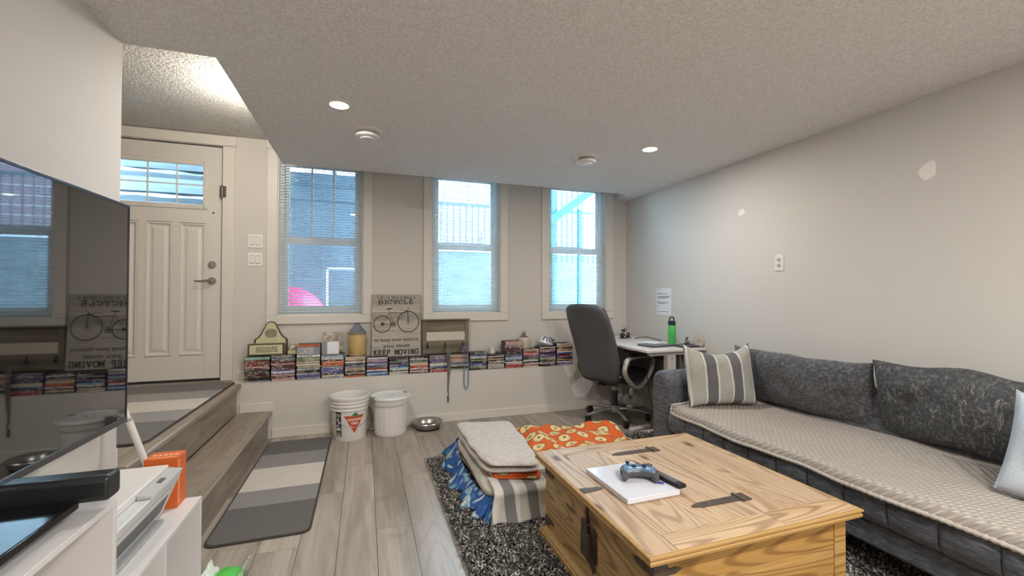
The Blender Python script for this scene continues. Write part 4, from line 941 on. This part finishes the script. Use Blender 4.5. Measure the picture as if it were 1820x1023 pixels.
def pillow(w, h, t, amp=.01, seed=0, sag=0, nu=36, nv=26, fr=6, ears=.06, sg_top=0):
    g = G()
    for side in (-1, 1):
        def fn(u, v):
            a, b = 2*u-1, 2*v-1
            e = (1-abs(a)**2.6)*(1-abs(b)**2.6); th_ = t/2*max(0, e)**.45
            # pulled-in edges, sharp corners
            k1 = 1-ears*(1-abs(b)**2)*1.0; k2 = 1-ears*(1-abs(a)**2)*1.2
            x = a*w/2*k1; z = b*h/2*k2
            if b > 0: z -= sag*b*(1-abs(a)**2)
            n_ = amp*nz3(x*fr+seed, z*fr, side*3+seed)+amp*.5*nz3(x*fr*2.3, z*fr*2.3+seed, side)
            z += amp*1.2*nz3(x*4, seed, 2)*abs(b)
            return (x, side*(th_+n_*min(1, e*3)), z)
        g.grid(fn, nu, nv)
        if side == 1: g.F[-nu*nv:] = [f[::-1] for f in g.F[-nu*nv:]]
    return g
def pil(name, label, g, m, loc, rot, grp=None, cat='cushion'):
    o = mk(name, g, m, loc=loc, rot=rot, smooth=80, fix=True); setp(o, label, cat, grp); return o
pil('back_cushion', 'charcoal back cushion nearer the desk with a folded top corner', pillow(.96, .40, .20, .022, 3, .02, 60, 30, 5, .03), M['sofac'], (2.79, 2.16, .665), (.20, 0, -PI/2+.03), 'charcoal sofa back cushions')
pil('back_cushion', 'charcoal back cushion with pale crinkled threads at right', pillow(1.02, .42, .22, .022, 9, .0, 60, 30, 5, .03), M['sofac2'], (2.785, 1.17, .675), (.20, 0, -PI/2-.02), 'charcoal sofa back cushions')
M['pilstripe'] = stripes('pillow_stripe', 'x', .190, [(0, '#e6e2da'), (.06, '#b4b2aa'), (.54, '#e6e2da'), (.60, '#6f6f70')], .3, off=.255)
pil('striped_pillow', 'grey striped pillow with white lines propped against the sofa arm', pillow(.53, .44, .15, .014, 5, .07, 40, 30, 6, .05), M['pilstripe'], (2.40, 2.445, .685), (-.20, 0, -.16), None, 'pillow')
M['pilblue'] = stripes('pillow_blue', 'x', .17, [(0, '#e2e8ec'), (.08, '#a4b3c0'), (.5, '#e2e8ec'), (.58, '#c6ced6')], .3)
pil('striped_pillow', 'pale blue and white striped pillow at the right end of the sofa', pillow(.50, .40, .17, .016, 8, .02, 40, 30, 6, .05), M['pilblue'], (2.49, .765, .645), (-.25, .15, -1.25), None, 'pillow')
# ------------------------------------------------------------------ desk
dk = thing('desk', 'white topped desk against the right wall with white column legs', 'desk', (2.64, 3.78, 0))
mkw('desk_top', G().box(2.318, 2.962, 3.17, 4.42, .741, .765), M['white'], dk, bevel=.004)
for y in (3.28, 4.14):
    mkw('leg', G().box(2.60, 2.69, y-.03, y+.03, .03, .70), M['whitep'], dk, bevel=.004)
    mkw('foot_bar', G().box(2.36, 2.93, y-.035, y+.035, 0, .03), M['whitep'], dk, bevel=.004)
    mkw('bracket', G().box(2.42, 2.88, y-.025, y+.025, .70, .741), M['whitep'], dk, bevel=.003)
    mkw('screw', G().cyl((2.645, y-.033, .67), (2.645, y-.029, .67), .006, n=10), M['black'], dk)
mkw('crossbar', G().box(2.70, 2.73, 3.31, 4.10, .62, .70), M['black'], dk)
mkw('modesty_panel', G().box(2.78, 2.80, 3.31, 4.10, .30, .70), plain('grey_panel', '#6e6c69', .7), dk)
mkw('control_box', G().box(2.40, 2.58, 3.32, 3.62, .685, .741), M['black'], dk, bevel=.01)
mkw('blue_label', G().box(2.35, 2.44, 3.45, 3.60, .728, .741), plain('blue_tag', '#9fb8cb', .5), dk)
mkw('cable', G().tube([(2.55, 3.4, .70), (2.50, 3.42, .5), (2.56, 3.45, .25), (2.68, 3.5, .02)], .004, 6), M['black'], dk)
gb = thing('water_bottle', 'translucent green water bottle with a black loop lid on the desk', 'bottle', (2.84, 3.49, .7655))
mk('bottle_body', G().lathe([(.001, 0), (.034, 0), (.038, .005), (.038, .17), (.034, .185), (.030, .19), (.001, .19)], 28), plain('green_bottle', '#4fb55c', .3, 0), gb, smooth=40)
mk('lid', G().lathe([(.033, .186), (.036, .19), (.036, .225), (.03, .23), (.001, .23)], 28), plain('bottle_lid', '#22343a', .4), gb, smooth=40)
mk('loop', G().tube([(-.024, 0, .228), (-.026, 0, .25), (-.015, 0, .264), (.015, 0, .264), (.026, 0, .25), (.024, 0, .228)], .007, 8), M['black'], gb, smooth=40)
la = thing('laptop', 'closed dark grey laptop on the desk left of the bottle', 'laptop', (2.60, 3.43, .7655), .12)
mk('base', G().box(-.13, .13, -.10, .10, 0, .010), plain('laptop_dark', '#44464c', .35), la, bevel=.003); mk('lid', G().box(-.13, .13, -.10, .10, .0105, .017), plain('laptop_lid', '#63666d', .3), la, bevel=.003)
pp = setp(mk('paper_sheet', G().box(-.09, .09, -.10, .10, 0, .002), M['paper'], loc=(2.66, 3.56, .7835), rot=(0, 0, .3)), 'white paper sheet lying across the closed laptop', 'paper')
tb = thing('tablet', 'dark tablet case at the near edge of the desk', 'tablet', (2.845, 3.30, .7655), -.05)
mk('case', G().box(-.10, .10, -.09, .09, 0, .012), plain('tablet_case', '#3a3b40', .5), tb, bevel=.003); mk('case_cover', G().box(-.10, .10, -.085, .085, .0125, .018), plain('tablet_cover', '#54555b', .5), tb, bevel=.002)
cbk = G(); cbk.tube([(0, 0, .004), (.05, -.05, .02), (.08, -.12, .03), (.10, -.20, .018), (.13, -.28, .004)], .004, 6); setp(mk('charging_cable', cbk, M['black'], loc=(2.80, 4.05, .7655), smooth=40), 'thin black cable curling on the far half of the desk', 'cable')
def scrap(name, label, loc, s, seed):
    t = thing(name, label, 'figurine', loc, .4)
    for k, x in enumerate((-.045*s, .045*s)):
        T = Matrix.Translation((x, 0, .024*s)) @ Matrix.Rotation(PI/2, 4, 'X')
        mk('wheel', G().lathe([(.010*s, -.006), (.024*s, -.006), (.024*s, .006), (.010*s, .006), (.010*s, -.006)], 20, T=T), [M['black'], M['steel']][seed], t, smooth=40)
    g = G(); g.tube([(-.045*s, 0, .024*s), (-.02*s, 0, .055*s), (.02*s, 0, .06*s), (.045*s, 0, .024*s)], .006*s, 8); g.tube([(-.02*s, 0, .03*s), (.02*s, 0, .028*s)], .012*s, 10); g.tube([(.02*s, 0, .06*s), (.028*s, 0, .10*s)], .005*s, 8)
    mk('frame', g, M['chrome'], t, smooth=40)
    mk('seat', G().tube([(-.05*s, 0, .07*s), (-.01*s, 0, .066*s)], [.008*s, .012*s], 10), M['black'], t, smooth=40)
    g = G(); g.lathe([(.015*s*math.sin(PI*k/8)+.0002, -.015*s*math.cos(PI*k/8)) for k in range(9)], 14, c=(0, 0, .092*s)); g.tube([(.028*s, -.025*s, .10*s), (.028*s, .025*s, .10*s)], .004*s, 8); g.tube([(-.005*s, 0, .08*s), (.02*s, .015*s, .085*s), (.03*s, .02*s, .1*s)], .005*s, 8)
    mk('rider', g, [M['chrome'], M['black']][seed], t, smooth=40)
    mk('base', G().box(-.065*s, .065*s, -.025*s, .025*s, -.0, .004*s), M['black'], t)
scrap('metal_figurine', 'small chrome and black metal motorcycle figurine at the far desk end', (2.76, 4.17, .7655), 1.25, 0)
scrap('metal_figurine', 'small chrome metal figurine at the near desk corner by the wall', (2.885, 3.335, .784), .62, 1)
dw = G().lathe([(.001, -.012), (.040, -.012), (.046, -.006), (.046, .006), (.040, .012), (.014, .012), (.012, .006), (.001, .006)], 28, T=Matrix.Translation((0, 0, .047)) @ Matrix.Rotation(-.9, 4, 'Z') @ Matrix.Rotation(PI/2, 4, 'X'))
setp(mk('tape_roll', dw, plain('tape_beige', '#b6ada0', .4), loc=(2.925, 3.225, .7655), smooth=40), 'pale round roll standing at the near wall corner of the desk', 'roll')
wp = thing('wall_note', 'white printed sheet taped to the right wall above the desk', 'paper', (XR-.0005, 3.767, 1.04))
mk('sheet', G().box(-.0015, 0, -.115, .115, 0, .277), M['paper'], wp)
g = G(); random.seed(11)
for (z, a, b) in ((.258, -.10, -.06), (.225, -.10, -.05), (.215, -.10, .06), (.19, -.10, .09), (.18, -.10, .1), (.17, -.1, .05), (.135, -.1, -.06), (.125, -.1, .08), (.115, -.1, .02), (.09, -.1, -.07), (.03, -.1, .07)): g.box(-.0022, -.0014, -b, -a, z, z+.0045)
mk('lettering', g, M['ink'], wp)
# ------------------------------------------------------------------ office chair (local +X is forward)
oc = thing('office_chair', 'dark grey leather swivel office chair with silver loop arms facing the desk', 'office chair', (2.395, 3.80, 0), .33)
def ring2(cx, cz, hw, ht, tilt, n=28, p=.55, cup=0):
    out = []
    for k in range(n):
        a = 2*PI*k/n; ca, sa = math.cos(a), math.sin(a)
        y = hw*math.copysign(abs(ca)**p, ca); d = ht*math.copysign(abs(sa)**.8, sa)
        d += cup*(abs(y)/max(hw, 1e-4))**2
        out.append((cx+d*math.cos(tilt), y, cz+d*math.sin(tilt)*-1))
    return out
spine = [(-.235, .415, .17, .02), (-.25, .44, .215, .045), (-.268, .52, .245, .055), (-.285, .62, .26, .058), (-.315, .72, .265, .055), (-.352, .82, .268, .050), (-.392, .92, .268, .046), (-.432, 1.02, .262, .046), (-.462, 1.09, .25, .045), (-.478, 1.13, .225, .036), (-.485, 1.155, .18, .02), (-.487, 1.162, .12, .006)]
g = G(); g.loft([ring2(x, z, w, t_, .3, cup=.03) for x, z, w, t_ in spine]); mk('backrest', g, M['leather'], oc, smooth=60)
g = G(); g.loft([ring2(x+.052, z, w*.86, .036, .3, cup=.028) for x, z, w, t_ in spine[1:10]]); mk('back_pad', g, M['leather_in'], oc, smooth=60)
g = G(); g.loft([ring2(-.39, 1.0, .2, .055, .3), ring2(-.395, 1.03, .225, .075, .3), ring2(-.42, 1.09, .225, .07, .3), ring2(-.44, 1.125, .19, .035, .3)]); mk('head_pad', g, M['leather'], oc, smooth=60)
def seatring(x, hw, zc, ht, n=28):
    return [(x, hw*math.copysign(abs(math.cos(a))**.6, math.cos(a)), zc+ht*math.copysign(abs(math.sin(a))**.7, math.sin(a))) for a in [2*PI*k/n for k in range(n)]]
g = G(); g.loft([seatring(-.245, .19, .43, .03), seatring(-.23, .235, .44, .05), seatring(-.1, .25, .455, .058), (seatring(.1, .26, .46, .062)), seatring(.22, .255, .455, .062), seatring(.275, .24, .435, .055), seatring(.295, .19, .42, .03)]); mk('seat', g, M['leather_in'], oc, smooth=60)
for s in (-1, 1):
    y = s*.29
    loop = [(-.21, .60), (-.235, .55), (-.215, .49), (-.15, .425), (-.07, .375), (.01, .37), (.09, .42), (.165, .50), (.215, .575), (.225, .62), (.19, .648), (.1, .655), (0, .658), (-.1, .655), (-.17, .64)]
    # smooth closed loop
    def cr(P, n=4):
        out = []; N_ = len(P)
        for i in range(N_):
            p0, p1, p2, p3 = P[i-1], P[i], P[(i+1) % N_], P[(i+2) % N_]
            for k in range(n):
                t_ = k/n; out.append(tuple(.5*((2*p1[j])+(-p0[j]+p2[j])*t_+(2*p0[j]-5*p1[j]+4*p2[j]-p3[j])*t_*t_+(-p0[j]+3*p1[j]-3*p2[j]+p3[j])*t_**3) for j in range(2)))
        return out
    pts_ = [(x, y+s*.012*math.sin((z-.37)/.28*PI), z) for x, z in cr(loop)]
    g = G(); g.tube(pts_, .019, 10, closed=True, sq=1.35); ar = mk('armrest', g, M['armgrey'], oc, smooth=60)
    mk('arm_pad', G().tube([(-.15, y, .672), (0, y, .678), (.17, y, .668)], [.014, .018, .014], 10, sq=1.6), M['leather_in'], ar, smooth=60)
mk('mechanism', G().box(-.13, .10, -.06, .06, .355, .40).box(-.24, -.1, -.03, .03, .36, .385), M['black'], oc, bevel=.008)
mk('lever', G().tube([(0, -.06, .375), (.02, -.18, .37), (.03, -.24, .36)], .006, 8), M['black'], oc, smooth=40)
mk('gas_lift', G().cyl((0, 0, .12), (0, 0, .30), .029, n=20).cyl((0, 0, .30), (0, 0, .36), .016, n=16), plain('lift_black', '#2c2b2c', .35), oc, smooth=40)
mk('collar', G().lathe([(.03, .29), (.036, .30), (.036, .33), (.02, .345), (.001, .345)], 20), M['armgrey'], oc, smooth=40)
mk('hub', G().lathe([(.001, .075), (.045, .075), (.05, .09), (.046, .125), (.03, .135), (.001, .135)], 24), M['armgrey'], oc, smooth=40)
for k in range(5):
    a = 2*PI*k/5+.38; T = Matrix.Rotation(a, 4, 'Z'); g = G()
    rings = []
    for (x, w, z, h) in ((.03, .026, .105, .022), (.1, .022, .108, .020), (.2, .019, .098, .016), (.28, .017, .084, .013), (.325, .015, .074, .010)):
        rings.append([tuple(T @ Vector((x, w*math.cos(q), z+h*math.sin(q)))) for q in [2*PI*i_/12 for i_ in range(12)]])
    g.loft(rings); lg_ = mk('base_leg', g, M['chrome'] if False else plain('polished_grey', '#a9a7a2', .25, .6), oc, smooth=60)
    cg_ = G()
    for sy in (-1, 1):
        TT = T @ Matrix.Translation((.318, sy*.014, .027)) @ Matrix.Rotation(PI/2, 4, 'X')
        cg_.lathe([(.001, -.009), (.022, -.009), (.027, -.005), (.027, .005), (.022, .009), (.001, .009)], 18, T=TT)
    cg_.box(.295, .34, -.022, .022, .040, .064, T=T); mk('caster', cg_, M['black'], lg_, smooth=40)
mk('swing_tag', G().box(-.001, .001, -.016, .016, .235, .30).box(-.0005, .0005, -.001, .001, .30, .36), M['paper'], oc, (.13, -.1, 0), (0, 0, .6))
ps = thing('power_strip', 'white power strip on the floor between sofa arm and desk', 'power strip', (2.42, 3.42, .0008), .25)
mk('strip_body', G().box(-.12, .12, -.025, .025, 0, .03), M['whitep'], ps, bevel=.005)
for k in range(4): mk('socket', G().lathe([(.013, .0302), (.013, .0310), (.001, .0310)], 14, c=(-.08+k*.05, 0, 0)), plain('sock2', '#b8b4b0', .5), ps)
# ------------------------------------------------------------------ dog bed and blankets
def slab_(C, z0, z1, amp=.006, seed=0, nu=40, nv=40, p=5, bulge=.04, fr=4, ztop=None, curl=0):
    g = G(); c00, c10, c11, c01 = [Vector(c) for c in C]; zm = (z0+z1)/2
    for side in (1, -1):
        def fn(u, v):
            a, b = 2*u-1, 2*v-1
            # concentrate samples near the edges
            a = math.copysign(1-(1-abs(a))**1.6, a); b = math.copysign(1-(1-abs(b))**1.6, b)
            e = max(0, (1-abs(a)**p))**.5*max(0, (1-abs(b)**p))**.5
            uu, vv = (a+1)/2, (b+1)/2; q = c00*(1-uu)*(1-vv)+c10*uu*(1-vv)+c11*uu*vv+c01*(1-uu)*vv
            cen_ = (c00+c10+c11+c01)/4; r2 = math.sqrt(max(abs(a), 1e-4)**2+max(abs(b), 1e-4)**2)
            rc_ = 1-.10*max(0, abs(a)*abs(b))**6; q = cen_+(q-cen_)*rc_
            wob = amp*1.5*nz3(q.x*fr+seed, q.y*fr, 4); q = q+(q-cen_).normalized()*wob if (q-cen_).length > 1e-4 else q
            n_ = amp*(nz3(q.x*fr+seed, q.y*fr, seed)+.5*nz3(q.x*fr*2.7, q.y*fr*2.7, seed+3))
            hgt = (z1-zm)*e if side > 0 else -(zm-z0)*e
            return (q.x, q.y, zm+hgt+(n_*min(1, 2*e) if side > 0 else 0)+curl*max(0, b)**2)
        g.grid(fn, nu, nv)
        if side == -1: g.F[-nu*nv:] = [f[::-1] for f in g.F[-nu*nv:]]
    return g
def cloth(name, label, g, m, cat='blanket', solid=0, grp=None):
    o = mk(name, g, m, smooth=70, fix=(solid == 0)); 
    c = Vector((sum(v[0] for v in g.V)/len(g.V), sum(v[1] for v in g.V)/len(g.V), min(v[2] for v in g.V)))
    for vt in o.data.vertices: vt.co -= c
    o.location = c; setp(o, label, cat, grp)
    if solid: sm_ = o.modifiers.new('thick', 'SOLIDIFY'); sm_.thickness = solid; sm_.offset = 0
    return o
M['cream'] = fabric('cream_fleece', [(.3, '#b3aba3'), (.55, '#c4bcb4'), (.7, '#cfc8c0')], 40, (1, 1, 1), .6, 160)
M['cream2'] = fabric('cream_cotton', [(.3, '#bdb6a8'), (.6, '#d0cabd')], 30, (1, 1, 1), .3, 160)
t = NT('orange_print'); vo = t.n('TexVoronoi', voronoi_dimensions='2D'); vo.inputs['Scale'].default_value = 8.0; vo.inputs['Randomness'].default_value = .65; vv_ = t.coord((1, 1, 1), rnd=False); t.l(vv_, vo.inputs['Vector'])
n_ = t.noise(vv_, 40, 2)
base_ = t.ramp(vo.outputs['Distance'], [(0, '#3a2f27'), (.07, '#c9a96c'), (.11, '#e2cd94'), (.36, '#5a3a26'), (.40, '#dc6428')], 'CONSTANT')
t.col(t.mix(t.ramp(n_, [(.62, '#000000'), (.68, '#ffffff')]), base_, lin('#8d5632'))); t.bump(t.noise(t.coord(), 60, 3), .3, .004); M['orange'] = t.done(.9)
M['towel'] = stripes('towel_stripe', 'x', .135, [(0, '#8b8b88'), (.45, '#dcd8d0')], .3, off=.02)
t = NT('tie_dye'); n1 = t.noise(t.coord((1, 1, .6), rnd=False), 7, 3, .5, 1.2)
t.col(t.ramp(n1, [(.30, '#e3e3dd'), (.40, '#7fa9b8'), (.46, '#2f5c9c'), (.56, '#27508f'), (.62, '#c9d4d4'), (.72, '#2f5c9c')])); M['tiedye'] = t.done(.9)
db = cloth('dog_bed', 'large padded cream dog bed on the shag rug under folded blankets', slab_([(.68, 2.34), (2.0, 2.34), (2.02, 3.28), (.66, 3.28)], .026, .118, .006, 2), M['cream2'], 'dog bed')
# tie-dye cloth ruffle round the left and front edge
path = [(.80, 3.36), (.66, 3.34), (.60, 3.22), (.575, 3.0), (.57, 2.75), (.58, 2.5), (.605, 2.36), (.63, 2.29), (.665, 2.25)]
def pth(u):
    f = u*(len(path)-1); i = min(int(f), len(path)-2); q = f-i; a, b = Vector(path[i]), Vector(path[i+1]); return a.lerp(b, q), (b-a).normalized()
def ruf(u, v):
    p, d = pth(u); n = Vector((-d.y, d.x))*-1
    out = (-.062+.098*v**1.1)+.028*v*math.sin(u*41)+.012*v*math.sin(u*97+1)
    z = (.075+.02*math.sin(u*9)+.03*(1-u))*(1-v)**.8+.030+.010*math.sin(u*37)*v
    return (p.x-n.x*-out, p.y-n.y*-out, z)
g = G(); g.grid(ruf, 140, 10); cloth('tie_dye_blanket', 'blue and white tie-dye blanket ruffled along the left edge of dog bed', g, M['tiedye'], 'blanket', .004)
cloth('folded_duvet', 'thick folded cream duvet, lower layer of the pile on the dog bed', slab_([(.63, 2.30), (1.06, 2.28), (1.14, 3.24), (.66, 3.30)], .10, .185, .010, 5, p=7), M['cream2'])
# striped towel hanging over the front
def tow(u, v):
    x = .675+.42*u; L_ = v
    if v < .3: y = 2.42-.13*(v/.3); z = .192-.012*(v/.3)**2
    elif v < .45: q = (v-.3)/.15; y = 2.29-.045*math.sin(q*PI/2); z = .18-.03*(1-math.cos(q*PI/2))
    else: q = (v-.45)/.55; y = 2.245-.055*q**1.5+.012*math.sin(u*11)*q; z = .15-.118*q+.006*math.sin(u*17)*q
    x += -.06*(v-.3)*(1-u) if v > .3 else 0
    return (x, y, z+.002)
g = G(); g.grid(tow, 50, 36); cloth('striped_towel', 'white and grey striped towel hanging over the front of the dog bed', g, M['towel'], 'towel', .006)
# upper folded blanket: orange lined
cloth('orange_lining_blanket', 'orange patterned blanket layer peeking out under the pale folded top', slab_([(.69, 2.375), (.985, 2.285), (1.08, 3.1), (.70, 3.2)], .186, .218, .006, 9, p=9), M['orange'])
cloth('beige_fleece_blanket', 'pale beige fleece blanket folded on top of the pile', slab_([(.66, 2.385), (.98, 2.30), (1.07, 3.17), (.645, 3.25)], .250, .296, .010, 12, p=6, fr=6), M['cream'])
cloth('beige_fleece_blanket', 'lower fold of pale beige fleece between the duvet and the top blanket', slab_([(.65, 2.40), (.985, 2.31), (1.08, 3.16), (.64, 3.22)], .212, .256, .008, 15, p=6, fr=6), M['cream'])
def ob(u, v):
    x = 1.08+.92*u+.05*math.sin(v*6); y = 3.36-.80*v+.03*math.sin(u*7)
    e = min(1, min(u, 1-u, v*1.2)*9); e = math.sin(max(0, e)*PI/2)
    z = .045+(.115+.045*nz3(x*5, y*5, 3)+.04*nz3(x*9, y*4, 8))*e
    return (x, y, max(z, .035))
g = G(); g.grid(ob, 70, 60); cloth('orange_blanket', 'crumpled orange blanket with cream blob pattern behind the chest', g, M['orange'], 'blanket', .006)
def ob2(u, v):
    x = 1.98+.09*u+.02*math.sin(v*9); y = 3.22-.5*v; return (x, y, .115-.075*u**1.5+.012*math.sin(v*13)*(1-u))
g = G(); g.grid(ob2, 10, 30); cloth('white_throw_edge', 'narrow white cloth edge folded beside the crumpled orange blanket', g, M['cream'], 'blanket', .008)
# ------------------------------------------------------------------ shelving, television, printer
def unit(name, label, x0, x1, y0, y1, z1, divs, shelves):
    t = thing(name, label, 'shelf unit', ((x0+x1)/2, (y0+y1)/2, 0)); p = .016
    mkw('top_panel', G().box(x0, x1, y0, y1, z1-p, z1), M['white'], t, bevel=.0012)
    mkw('bottom_panel', G().box(x0, x1, y0+p+.0004, y1-p-.0004, 0.001, p), M['white'], t)
    mkw('back_panel', G().box(x0, x0+.006, y0+p+.0004, y1-p-.0004, p, z1-p-.0004), M['white'], t)
    for y in (y0, y1-p): mkw('side_panel', G().box(x0, x1, y, y+p, .0, z1-p-.0004), M['white'], t, bevel=.0012)
    for y in divs: mkw('divider', G().box(x0+.007, x1-.001, y, y+p, p+.0004, z1-p-.0004), M['white'], t, bevel=.001)
    for z in shelves: mkw('shelf', G().box(x0+.007, x1-.001, y0+p+.0004, y1-p-.0004, z, z+p), M['white'], t, bevel=.001)
    return t
unit('shelf_unit', 'taller white open shelf unit under the television at lower left', -1.014, -.642, .35, 1.487, .686, [.91], [.34])
unit('shelf_unit', 'lower white open shelf unit carrying the printer', -1.014, -.642, 1.4885, 2.151, .402, [1.80], [])
tv = thing('television', 'large flat television with thin dark bezel reflecting the windows', 'television', (-.88, 1.30, .6868))
TY0, TY1, TZ0, TZ1, TX = .57, 2.03, .766, 1.586, -.85
mkw('screen', G().box(TX-.012, TX-.002, TY0+.010, TY1-.010, TZ0+.022, TZ1-.010), plain('tv_glass', '#0a0b0d', .03, 0, **{'IOR': 1.9, 'Coat Weight': 1.0, 'Coat Roughness': .02}), tv)
b = G(); b.box(TX-.03, TX, TY0, TY1, TZ1-.010, TZ1).box(TX-.03, TX, TY0, TY0+.010, TZ0+.0221, TZ1-.0101).box(TX-.03, TX, TY1-.010, TY1, TZ0+.0221, TZ1-.0101)
mkw('bezel', b, plain('bezel_dark', '#2d3036', .25, .5), tv, bevel=.0015)
mkw('lower_bezel', G().box(TX-.03, TX+.001, TY0, TY1, TZ0, TZ0+.0219), plain('bezel_grey', '#5c5e60', .25, .6), tv, bevel=.002)
mkw('back_shell', G().box(TX-.055, TX-.0305, TY0+.12, TY1-.12, TZ0+.05, TZ1-.25), M['black'], tv, bevel=.01)
mkw('back_cover', G().box(TX-.0304, TX-.0122, TY0+.004, TY1-.004, TZ0+.004, TZ1-.004), M['black'], tv)
for y in (.80, 1.28):
    mkw('stand_foot', G().tube([(TX-.015, y, TZ0+.01), (TX-.03, y, .72), (TX-.02, y, .695)], .010, 8).box(TX-.12, TX+.10, y-.011, y+.011, .6868, .698), M['black'], tv, smooth=40)
cs_ = thing('game_console', 'slim glossy black console lying under the television', 'game console', (-.79, 1.08, .6868))
mkw('console_base', G().box(-.735, -.700, .86, 1.375, .690, .712).box(-.845, -.735, .86, 1.375, .690, .712), M['blackg'], cs_, bevel=.003); mkw('console_top', G().box(-.845, -.672, .86, 1.38, .7125, .735), M['blackg'], cs_, bevel=.004)
for y in (.88, 1.24): mkw('foot', G().cyl((-.715, y, .6868), (-.715, y, .69), .008, n=10), M['black'], cs_)
sb = thing('sensor_bar', 'rounded black sensor bar on a short foot beside the television corner', 'sensor bar', (-.76, 1.43, .6868))
sbp = [(y_, z_) for y_, z_ in ((-.033, -.024), (-.025, -.033), (.025, -.033), (.033, -.024), (.033, .024), (.025, .033), (-.025, .033), (-.033, .024))]
mkw('bar_body', G().prism([(1.432+a, .747+b) for a, b in sbp], -.90, -.625, 'yz'), plain('bar_dark', '#26282b', .3), sb, bevel=.008)
mkw('bar_foot', G().box(-.80, -.72, 1.405, 1.455, .6868, .694).box(-.77, -.75, 1.42, 1.44, .694, .716), M['black'], sb)
pr_ = thing('printer', 'white all-in-one inkjet printer on the lower shelf unit', 'printer', (-.84, 1.80, .4025))
PY0, PY1 = 1.57, 2.03
mkw('printer_body', G().prism([(-1.0, .404), (-.735, .404), (-.725, .43), (-.674, .555), (-.674, .562), (-1.0, .562)], PY0, PY1, 'xz'), plain('printer_white', '#d3d5d4', .4), pr_, bevel=.004)
mkw('scanner_lid', G().box(-1.0, -.715, PY0+.006, PY1-.004, .5635, .589), M['whitep'], pr_, bevel=.004)
mkw('control_panel', G().prism([(-.713, .5635), (-.672, .5635), (-.668, .569), (-.713, .578)], PY1-.26, PY1-.003, 'xz'), plain('panel_grey', '#b9bbbb', .35), pr_, bevel=.001)
mkw('display', G().box(-.702, -.686, PY1-.15, PY1-.11, .5675, .5765), plain('lcd', '#5b6062', .3), pr_)
mkw('output_slot', G().prism([(-.7349, .418), (-.716, .448), (-.7155, .448), (-.7, .49), (-.699, .4895), (-.7245, .426)], PY0+.05, PY1-.05, 'xz'), plain('slot_dark', '#6a6a6a', .6), pr_)
mkw('output_tray', G().box(-.76, -.70, PY0+.06, PY1-.08, .405, .414), plain('tray_grey', '#a5a6a6', .4), pr_, bevel=.002)
mkw('seam', G().prism([(-.6875, .52), (-.686, .5225), (-.6865, .5235), (-.6885, .521)], PY0+.002, PY1-.002, 'xz'), M['greyp'], pr_)
mkw('lid_mark', G().tube([(-.86+.05*math.cos(a), 1.80+.075*math.sin(a), .5893) for a in [PI*k/16+2.6 for k in range(14)]], .0012, 6).box(-.80, -.797, 1.77, 1.86, .589, .5896).box(-.90, -.82, 1.90, 1.903, .589, .5896), M['greyp'], pr_)
ox = thing('orange_box', 'upright orange carton with pale lettering marks behind the printer', 'box', (-.815, 2.105, .4025))
mkw('carton', G().box(-.81, -.698, 2.062, 2.148, .4025, .602), plain('orange_card', '#d9692a', .45), ox, bevel=.0015)
mkw('print_band', G().box(-.6982, -.6974, 2.068, 2.078, .42, .59).box(-.80, -.71, 2.07, 2.078, .6018, .6024), plain('orange_light', '#eca77a', .5), ox)
g = G()
for k in range(5): g.box(-.795+k*.018, -.784+k*.018, 2.10, 2.112, .6018, .6024)
mkw('lettering', g, plain('orange_pale', '#f3d3bb', .5), ox)
po = thing('white_pole', 'slim white pole leaning on the left wall behind the orange carton', 'pole', (-.73, 2.29, 0))
A_, B_ = Vector((-.73, 2.29, .015)), Vector((-1.002, 2.29, .86))
mkw('pole_tube', G().cyl(A_, A_.lerp(B_, .82), .0125, n=14).cyl(A_.lerp(B_, .82), B_, .010, n=14), M['whitep'], po, smooth=40)
mkw('joint', G().cyl(A_.lerp(B_, .815), A_.lerp(B_, .83), .0135, n=14), M['greyp'], po)
mkw('tip', G().cyl(A_, A_+Vector((.006, 0, -.0135)), .014, n=14), M['greyp'], po)
gw = thing('wipes_packet', 'crumpled white and green packet on the floor by the lower shelf unit', 'packet', (-.56, 2.17, .0008))
g = G(); g.grid(lambda u, v: (-.06+.12*u, -.09+.18*v, .004+.05*math.sin(PI*u)**.5*math.sin(PI*v)**.35+.004*nz3(u*7, v*7, 2)), 16, 16); mk('packet_body', g, plain('packet_green', '#55c04e', .35), gw, smooth=True)
for s in (-1, 1):
    g = G(); g.grid(lambda u, v, s=s: (s*(.045+.035*u), -.09+.18*v+.01*math.sin(u*9), .02+.05*u+.012*nz3(u*5, v*9, s*4)), 8, 20); o = mk('film_flap', g, plain('film_white', '#dfe5dc', .3), gw, smooth=True)
